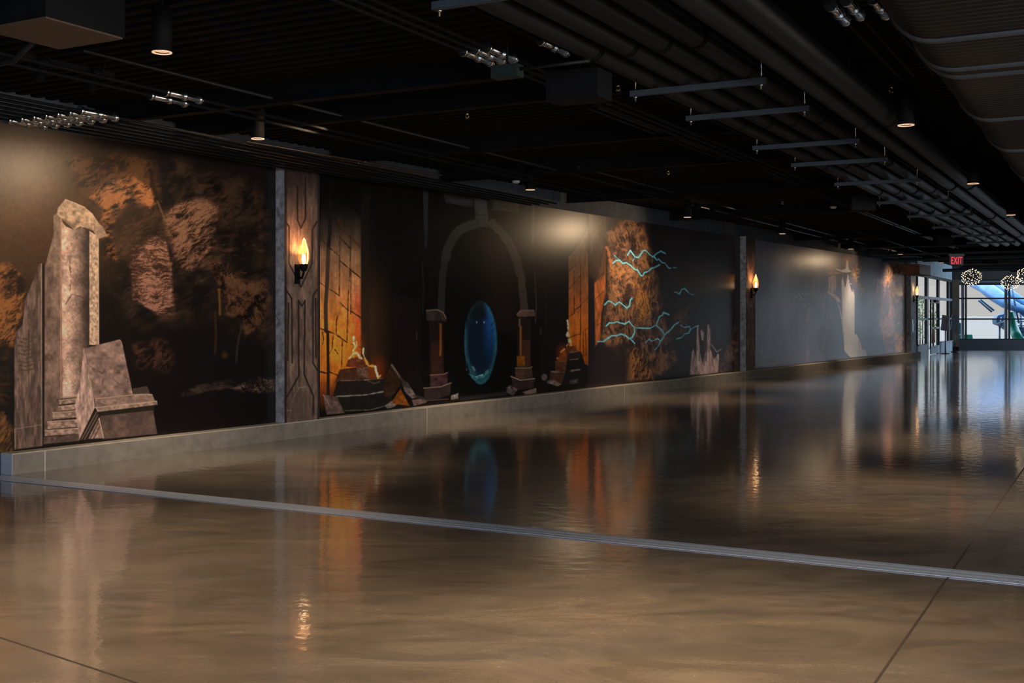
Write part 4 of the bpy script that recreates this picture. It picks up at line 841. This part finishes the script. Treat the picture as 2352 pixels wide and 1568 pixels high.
for i, (px_, py_, lb) in enumerate(((1185, 421, 'white smoke detector in front of the archway mural'), (1914, 479, 'white smoke detector left of the nearest hanging speaker'))):
    root = thing('smoke_detector', lb, 'smoke detector', PZ(px_, py_, 3.46), 0, 'white smoke detectors')
    MB().lathe([(0.0, 0.04), (0.06, 0.04), (0.06, 0.02), (0.04, 0.0), (0.0, -0.005)], 20).build('cover', M_white, root)
    MB().tube([(0, 0, 0.03), (0, 0, DECK-3.46)], 0.02, 10).build('mount', M_black, root)
# small lengths of dark cable trunking along the axis over the murals
for i, (q_, z_, p0, p1, lb) in enumerate(((-6.95, 3.5, 6, 34, 'long thin black conduit nearest the murals under the deck'), (-6.6, 3.52, 14, 34, 'long thin black conduit second from the murals under the deck'), (-4.6, 3.5, 10, 36, 'long thin black conduit midway under the deck'), (-4.5, 3.5, 10, 36, 'long thin black conduit paired right of the midway one'), (-0.2, 3.5, 27, 46, 'long thin black conduit at far right under the deck'), (-5.6, 3.46, 22, 44, 'long thin black conduit leading to the glass entrance'))):
    o = thing('ceiling_conduit', lb, 'conduit', QP(q_, p0, z_), 0, 'long conduits under the deck'); MB().tube([(0, 0, 0), a*(p1-p0)], 0.016, 8).build('pipe', M_blackpipe, o)
    for k_ in range(4): c_ = a*(p1-p0)*(k_+.5)/4; MB().box(c_+Z*0.04, (0.05, 0.02, 0.12), -AX).build('strap_clip', M_black, o)

for i, (p_, z_, q0, q1, r_c, lb) in enumerate(((32.3, 3.36, -7.0, 1.0, 0.02, 'thin grey cross conduit under the far deck, nearest of its group'), (35.0, 3.30, -6.8, 2.0, 0.03, 'grey cross conduit just beyond the exit sign'), (36.8, 3.22, -6.8, 3.0, 0.045, 'thicker grey cross pipe beyond the exit sign'), (38.5, 3.34, -6.6, 4.0, 0.025, 'thin grey cross conduit above the first light ball'), (41.0, 3.24, -5.2, 4.5, 0.05, 'thick grey cross pipe behind the first light ball'), (44.0, 3.14, -6.0, 5.0, 0.06, 'thick grey cross pipe near the far windows'), (47.0, 3.34, -5.8, 5.0, 0.03, 'grey cross conduit closest to the far windows'))):
    o = thing('cross_conduit', lb, 'conduit', QP(q0, p_, z_), 0, 'cross conduits at the far end'); MB().tube([(0, 0, 0), t*(q1-q0)], r_c, 10).build('pipe', M_strut, o)
    for k_ in range(3): c_ = t*(q1-q0)*(k_+.5)/3; MB().tube([c_+Z*(r_c-.005), c_+Z*(DECK-z_)], 0.007, 6).build('hanger_rod', M_black, o)

# ---------------------------------------------------------------- exit sign
ex = thing('exit_sign', 'illuminated red EXIT sign hanging from the black ceiling', 'exit sign', PD(2196.5, 598, 25.0), R(-3))
MB().box((0, 0, 0.0), (0.29, 0.05, 0.20)).build('face_panel', M_exitface, ex)
MB().box((0, 0, 0.12), (0.33, 0.07, 0.05)).build('top_housing', M_exitbody, ex)
MB().box((0, 0, 0.18), (0.13, 0.07, 0.07)).build('canopy', M_black, ex); MB().tube([(0, 0, 0.2), (0, 0, DECK-2.706)], 0.012, 8).build('stem', M_black, ex)
tcu = bpy.data.curves.new('exit_text', 'FONT'); tcu.body = 'EXIT'; tcu.size = 0.185; tcu.extrude = 0.006; tcu.align_x = 'CENTER'; tcu.align_y = 'CENTER'; tcu.space_character = 1.12
to = bpy.data.objects.new('tmp', tcu); C.objects.link(to); bpy.context.view_layer.update()
me = bpy.data.meshes.new_from_object(to.evaluated_get(bpy.context.evaluated_depsgraph_get())); bpy.data.objects.remove(to)
xs_ = [v_.co.x for v_ in me.vertices]; ys_ = [v_.co.y for v_ in me.vertices]; sxx = 0.235/(max(xs_)-min(xs_)); syy = 0.15/(max(ys_)-min(ys_)); mxx = (max(xs_)+min(xs_))/2; myy = (max(ys_)+min(ys_))/2
for v_ in me.vertices: v_.co = Vector(((v_.co.x-mxx)*sxx, -0.027-v_.co.z, (v_.co.y-myy)*syy))
me.materials.clear(); me.materials.append(M_redled); lt = bpy.data.objects.new('letters', me); C.objects.link(lt); lt.parent = ex
for p_ in me.polygons: p_.material_index = 0

# ---------------------------------------------------------------- balls of tiny lights
ico = bmesh.new(); bmesh.ops.create_icosphere(ico, subdivisions=1, radius=0.012); bulb_me = bpy.data.meshes.new('bulb'); ico.to_mesh(bulb_me); ico.free(); bulb_me.materials.append(M_bulb)
def light_ball(px_, py_, D, rad, label, nb, seed):
    rnd = random.Random(seed); c_ = PD(px_, py_, D)
    root = thing('light_ball', label, 'pendant lamp', c_, 0, 'balls of tiny lights')
    MB().tube([(0, 0, rad*.2), (0, 0, DECK-c_.z)], 0.006, 6).build('cord', M_black, root)
    MB().lathe([(0, 0.06), (0.05, 0.04), (0.06, 0.0), (0.05, -0.04), (0, -0.06)], 12).build('core', M_blackpipe, root)
    m = MB()
    for i in range(nb):
        z_ = 1-2*(i+.5)/nb; an = i*2.39996+rnd.uniform(-.2, .2); r_ = math.sqrt(1-z_*z_); d_ = Vector((r_*math.cos(an), r_*math.sin(an), z_*0.85))*rad*rnd.uniform(.8, 1.0)
        m.tube([(0, 0, 0), d_], 0.0015, 3, False)
        o = bpy.data.objects.new('bulb', bulb_me); C.objects.link(o); o.parent = root; o.location = d_
    m.build('spokes', M_black, root)
light_ball(2231, 636, 38.0, 0.34, 'ball of tiny warm lights hanging left, over the first window bay', 95, 1)
light_ball(2320, 649, 44.6, 0.36, 'smaller ball of tiny warm lights hanging right of the first', 95, 2)
light_ball(2356, 633, 31.0, 0.26, 'ball of tiny warm lights cut by the right photo edge', 80, 3)

# ---------------------------------------------------------------- far glazing
FD = 50.0
def FX(x): return (x-CX)/F*FD
def FZ(y): return EYE-(y-HY)/F*FD
xl, xr_ = FX(2196), 35.0
struct(MB().box(((xl+xr_)/2, FD+0.1, FZ(780)/2), (xr_-xl, 0.2, FZ(780))).build('wall_far', M_sill), 'dark blue grey low wall under the far windows')
struct(MB().box(((xl+xr_)/2, FD+0.1, (FZ(650)+DECK+.2)/2), (xr_-xl, 0.2, DECK+.2-FZ(650))).build('wall_far_header', M_wall), 'dark band above the far windows')
struct(MB().box(((xl+xr_)/2, FD-0.06, FZ(646.5)), (xr_-xl, 0.12, 0.07)).build('trim_5', M_framelt), 'pale strip above the far windows')
wn = MB().box(((xl+xr_)/2, FD+0.12, (FZ(780)+FZ(650))/2), (xr_-xl, 0.012, FZ(650)-FZ(780))).build('window_1', M_glass); struct(wn, 'wide far window wall')
fr = MB()
for y_, h_ in ((652, 0.09), (685, 0.06), (732.5, 0.06), (779.5, 0.07)): fr.box(((xl+xr_)/2, FD+0.06, FZ(y_)), (xr_-xl, 0.09, h_))
gx = FX(2319.5)-FX(2219.5); x_ = FX(2219.5)
fr2 = MB()
while x_ < xr_:
    fr.box((x_, FD+0.06, (FZ(780)+FZ(650))/2), (0.055, 0.1, FZ(650)-FZ(780)))
    fr2.box((x_-0.10, FD+0.17, (FZ(780)+FZ(650))/2), (0.11, 0.08, FZ(650)-FZ(780)))
    x_ += gx
fr.build('window_frame', M_frame, wn); fr2.build('outer_post', mat('pale_blue_post', (0.55, 0.62, 0.75), 0.5), wn)
# brown column at the corner
co_ = thing('column', 'brown square column between the glass entrance and the far windows', 'column', PD(2192, HY, 49.0)*1.0, 0)
co_.location.z = 0
MB().box((0, 0, 1.6), (0.31, 0.31, 2.9)).build('shaft', M_colbrown, co_); MB().box((0.01, 0, 0.08), (0.27, 0.27, 0.16)).build('foot', M_black, co_)
MB().box((0, 0, 3.33), (0.5, 0.4, 0.6)).build('bracket', M_wall, co_)
# glass entrance along the building axis, from the pilaster to the column
E0 = WP(0.0, SEND, 0)+u*0.05; E1 = PD(2186, HY, 49.1); E1.z = 0; ed = (E1-E0).normalized(); eL = (E1-E0).length; erz = math.atan2(ed.y, ed.x)
ent = thing('glass_entrance', 'glazed entrance screen with a glass door at the end of the mural wall', 'glass entrance', E0, erz)
def sx(x): # distance along the screen for a photo column
    r_ = (x-CX)/F; D0 = E0; k_ = (r_*D0.y-D0.x)/(ed.x-r_*ed.y); return k_
HZ = 2.92
MB().box((eL/2, 0, HZ+0.05), (eL, 0.12, 0.1)).build('head_rail', M_frame, ent)
MB().box((eL/2, 0, 2.16), (eL, 0.10, 0.10)).build('transom', M_framelt, ent)
MB().box((eL/2, -0.01, 1.36), (eL, 0.06, 0.07)).build('middle_rail', M_framelt, ent)
for xx, w_ in ((2104.5, 0.12), (2128, 0.36), (2154.5, 0.30), (2178, 0.34), (2184.5, 0.1)):
    k_ = sx(xx); MB().box((min(max(k_, 0.06), eL-0.06), 0, HZ/2), (w_*1.2, 0.09, HZ)).build('mullion', M_frame, ent)
k0, k1, k2, k3 = sx(2104), sx(2132), sx(2152), sx(2185)
for a0, a1 in ((k0, sx(2125)), (sx(2158), k3)):
    MB().box(((a0+a1)/2, 0, 0.2), (a1-a0, 0.12, 0.4)).build('base_panel', M_brushed, ent)
    MB().box(((a0+a1)/2, -0.02, 0.42), (a1-a0, 0.16, 0.04)).build('sill', M_framelt, ent)
MB().box((eL/2, 0.01, HZ/2+.2), (eL, 0.01, HZ-0.4)).build('glass', M_glass, ent)
dm = (k1+k2)/2; dw = k2-k1
door = MB().box((k1+0.32*dw, -0.08, 1.1), (0.14, 0.05, 1.74)).box((dm, -0.08, 2.04), (dw, 0.05, 0.12)).box((k1+.05, -0.08, 1.1), (0.1, 0.05, 1.74)).box((k2-.05, -0.08, 1.1), (0.1, 0.05, 1.74)).build('door', M_frame, ent)
MB().box((dm, -0.08, 0.17), (dw, 0.05, 0.30)).build('kick_rail', M_brushed, door)
MB().box((dm, -0.12, 1.02), (dw*.9, 0.06, 0.07)).build('push_bar', M_galv, door)
MB().box((dm-.1, -0.13, 2.05), (0.7, 0.1, 0.09)).build('door_closer', M_black, door)
hb = MB().box((eL/2, 0.05, (HZ+0.1+DECK+.1)/2), (eL, 0.2, DECK+.1-HZ-0.1)).build('header_panel', M_brushed, ent)
wd_ = thing('wood_soffit', 'orange brown wooden soffit box above the entrance pilaster', 'soffit', PD(2104, 620, 38.8), -TH)
MB().box((0.05, 0, 0), (0.5, 1.6, 0.34)).build('box', M_wood, wd_); MB().box((0.05, 0, -0.175), (0.52, 1.62, 0.02)).build('edge_trim', M_wall, wd_)
MB().tube([(0, 0, 0.1), (0, 0, DECK-wd_.location.z)], 0.012, 6).build('hanger_rod', M_black, wd_)
# reader plate on the entrance pilaster
pl_ = thing('wall_plate', 'narrow bright teal wall plate on the entrance pilaster', 'wall plate', at_off(2096, 0.152, 1.14), -TH)
MB().box((0.006, 0, 0), (0.012, 0.16, 0.44)).build('plate', mat('teal_metal_plate', (0.10, 0.33, 0.38), 0.3, 0.3), pl_)
# two tilted reader boards on posts
for i, (px_, D_, lb, mt, hh) in enumerate(((2170.5, 44.5, 'grey tilted information board on a post by the glass door', M_signface, 0.62), (2192.5, 46.5, 'blue grey tilted information board in front of the brown column', mat('blue_grey_board', (0.26, 0.34, 0.40), 0.4, noise=.15), 0.64))):
    P_ = PD(px_, HY, D_); P_.z = 0
    root = thing('information_board', lb, 'sign board', P_, R(-8), 'tilted boards by the entrance')
    Mx = Matrix.Rotation(R(9), 3, 'Y') @ Matrix.Rotation(R(-14), 3, 'X')
    MB().box((0, 0, 1.20), (0.27, 0.03, hh), 0, Mx).build('board', mt, root)
    MB().box((0.0, -0.012, 1.20), (0.23, 0.03, hh-.06), 0, Mx).build('sheet', mt, root)
    MB().tube([(0.02, 0.03, 0.02), (0.02, 0.03, 1.1)], 0.022, 10).build('post', M_frame, root); MB().lathe([(0, 0.03), (0.16, 0.02), (0.17, 0.0), (0, 0)], 20, (0.02, 0.03, 0)).build('base_disc', M_frame, root)

# ---------------------------------------------------------------- outdoors beyond the glass
struct(MB().box((400, 1250.2, -0.17), (3000, 2400, 0.1)).build('ground_outside', M_ground), 'pale sunlit paving outside')
def OD(x, y, D): return PD(x, y, D)
sl = thing('water_slide', 'blue curving outdoor slide crossing behind the upper far windows', 'slide', OD(2300, 700, 62))
def rel(P_): return P_-sl.location
pth = [OD(2235, 648, 66), OD(2260, 658, 64), OD(2285, 676, 62), OD(2310, 694, 61), OD(2340, 708, 60), OD(2380, 722, 60)]
MB().tube([rel(p) for p in pth], [.30, .36, .40, .34, .24, .2], 14).build('flume', M_blue, sl)
pth = [OD(2255, 640, 67), OD(2290, 656, 65), OD(2322, 676, 63), OD(2360, 700, 62)]
MB().tube([rel(p) for p in pth], [.22, .26, .26, .2], 12).build('flume', M_blue, sl)
for (p, q) in (((2247, 689, 60), (2278, 716, 60)), ((2252, 687, 60), (2283, 713, 60)), ((2325, 700, 60), (2370, 742, 60)), ((2340, 742, 60), (2322, 650, 60))): MB().tube([rel(OD(*p)), rel(OD(*q))], 0.05, 8).build('brace', M_dblue, sl)
for x_ in (2330, 2345): MB().tube([rel(OD(x_, 700, 61)), rel(Vector((OD(x_, 700, 61).x, 61, -0.12)))], 0.07, 8).build('support_post', M_dblue, sl)
mc = thing('play_structure', 'dark blue climbing structure outside the far windows', 'play structure', OD(2306, 740, 60))
rel2 = lambda p: OD(*p)-mc.location
MB().prism([rel2(p) for p in ((2288, 733, 60), (2292, 724, 60), (2304, 722, 60), (2311, 716, 60), (2314, 720, 60), (2314, 757, 60), (2300, 748, 60), (2289, 744, 60))], (0, .5, 0)).build('body', M_dblue, mc)
for (p, q) in (((2290, 744, 59.9), (2312, 736, 59.9)), ((2296, 748, 59.9), (2300, 728, 59.9)), ((2304, 752, 59.9), (2308, 728, 59.9))): MB().tube([rel2(p), rel2(q)], 0.035, 6).build('rail', M_framelt, mc)
for x_ in (2296, 2310): MB().tube([rel2((x_, 745, 60.2)), Vector((OD(x_, 745, 60.2).x, 60.2, -.12))-mc.location], 0.05, 8).build('leg', M_dblue, mc)
ts = thing('slide_tube', 'teal tube slide running down to the paving at right', 'slide', OD(2330, 750, 57))
MB().tube([OD(*p)-ts.location for p in ((2322, 716, 57), (2324, 730, 57), (2327, 748, 57), (2334, 768, 56.5), (2342, 784, 56))], [.12, .16, .2, .24, .26], 12).build('tube', M_teal, ts)
tw = thing('slide_tower', 'blue steel stair tower behind the teal slide', 'tower', OD(2345, 758, 59))
rel3 = lambda p: OD(*p)-tw.location
for y_ in (738, 748, 758, 768): MB().box(rel3((2346, y_, 59)), (0.62, 0.5, 0.05)).build('landing', M_dblue, tw)
for x_ in (2332, 2346, 2360): MB().tube([rel3((x_, 728, 59.3)), Vector((OD(x_, 728, 59.3).x, 59.3, -.12))-tw.location], 0.045, 8).build('post', M_blue, tw)
MB().box(rel3((2344, 762, 59.3)), (0.5, 0.3, 0.5)).build('panel', M_blue, tw)
hd_ = thing('planter', 'green trapezoid planter outside the first far window', 'planter', Vector((OD(2219, 770, 54).x, 54, -0.12)))
MB().prism([OD(*p)-hd_.location for p in ((2204, 768, 54), (2233, 768, 54), (2239, 802.4, 54), (2198, 802.4, 54))], (0, .8, 0)).build('body', M_teal, hd_)
dm_ = thing('blue_dome', 'blue and teal rounded dome outside beside the brown column', 'dome', Vector((OD(2203, 770, 57).x, 57, -0.12)))
MB().lathe([(0.20, 0), (0.24, 0.5), (0.24, 0.9), (0.18, 1.15), (0.08, 1.25), (0, 1.27)], 18).build('shell', mat('blue_teal_shell', (0.05, 0.34, 0.42), 0.4, noise=.3, scale=2), dm_)
for i, (x_, y_) in enumerate(((2108, 700), (2113, 690), (2119, 705), (2141, 705), (2147, 715))):
    P_ = PD(x_, HY, 60+i*2); P_.z = -.12
    tr_ = thing('slim_tree', ['slim green conifer outside, leftmost in the entrance glass', 'slim green conifer outside, second in the entrance glass', 'slim green conifer outside the left entrance pane', 'slim green conifer outside the glass door, left', 'slim green conifer outside the glass door, right'][i], 'tree', P_, 0, 'trees beyond the entrance')
    rnd = random.Random(i); m = MB()
    for k_ in range(160):
        z_ = rnd.uniform(.3, 2.6); r_ = .32*(1-z_/2.9)*rnd.uniform(.4, 1); an = rnd.uniform(0, 6.28); c_ = Vector((r_*math.cos(an), r_*math.sin(an), z_)); d_ = Vector((math.cos(an)*.1, math.sin(an)*.1, rnd.uniform(-.02, .1)))
        sd = Vector((-math.sin(an)*.05, math.cos(an)*.05, 0)); m.add([c_-sd, c_+sd, c_+d_*1.4], [(0, 1, 2)])
    m.build('foliage', mat('leaf_green', (0.10, 0.22, 0.07), 0.7), tr_); MB().tube([(0, 0, 0), (0, 0, 1.8)], 0.04, 8).build('trunk', M_wood, tr_)
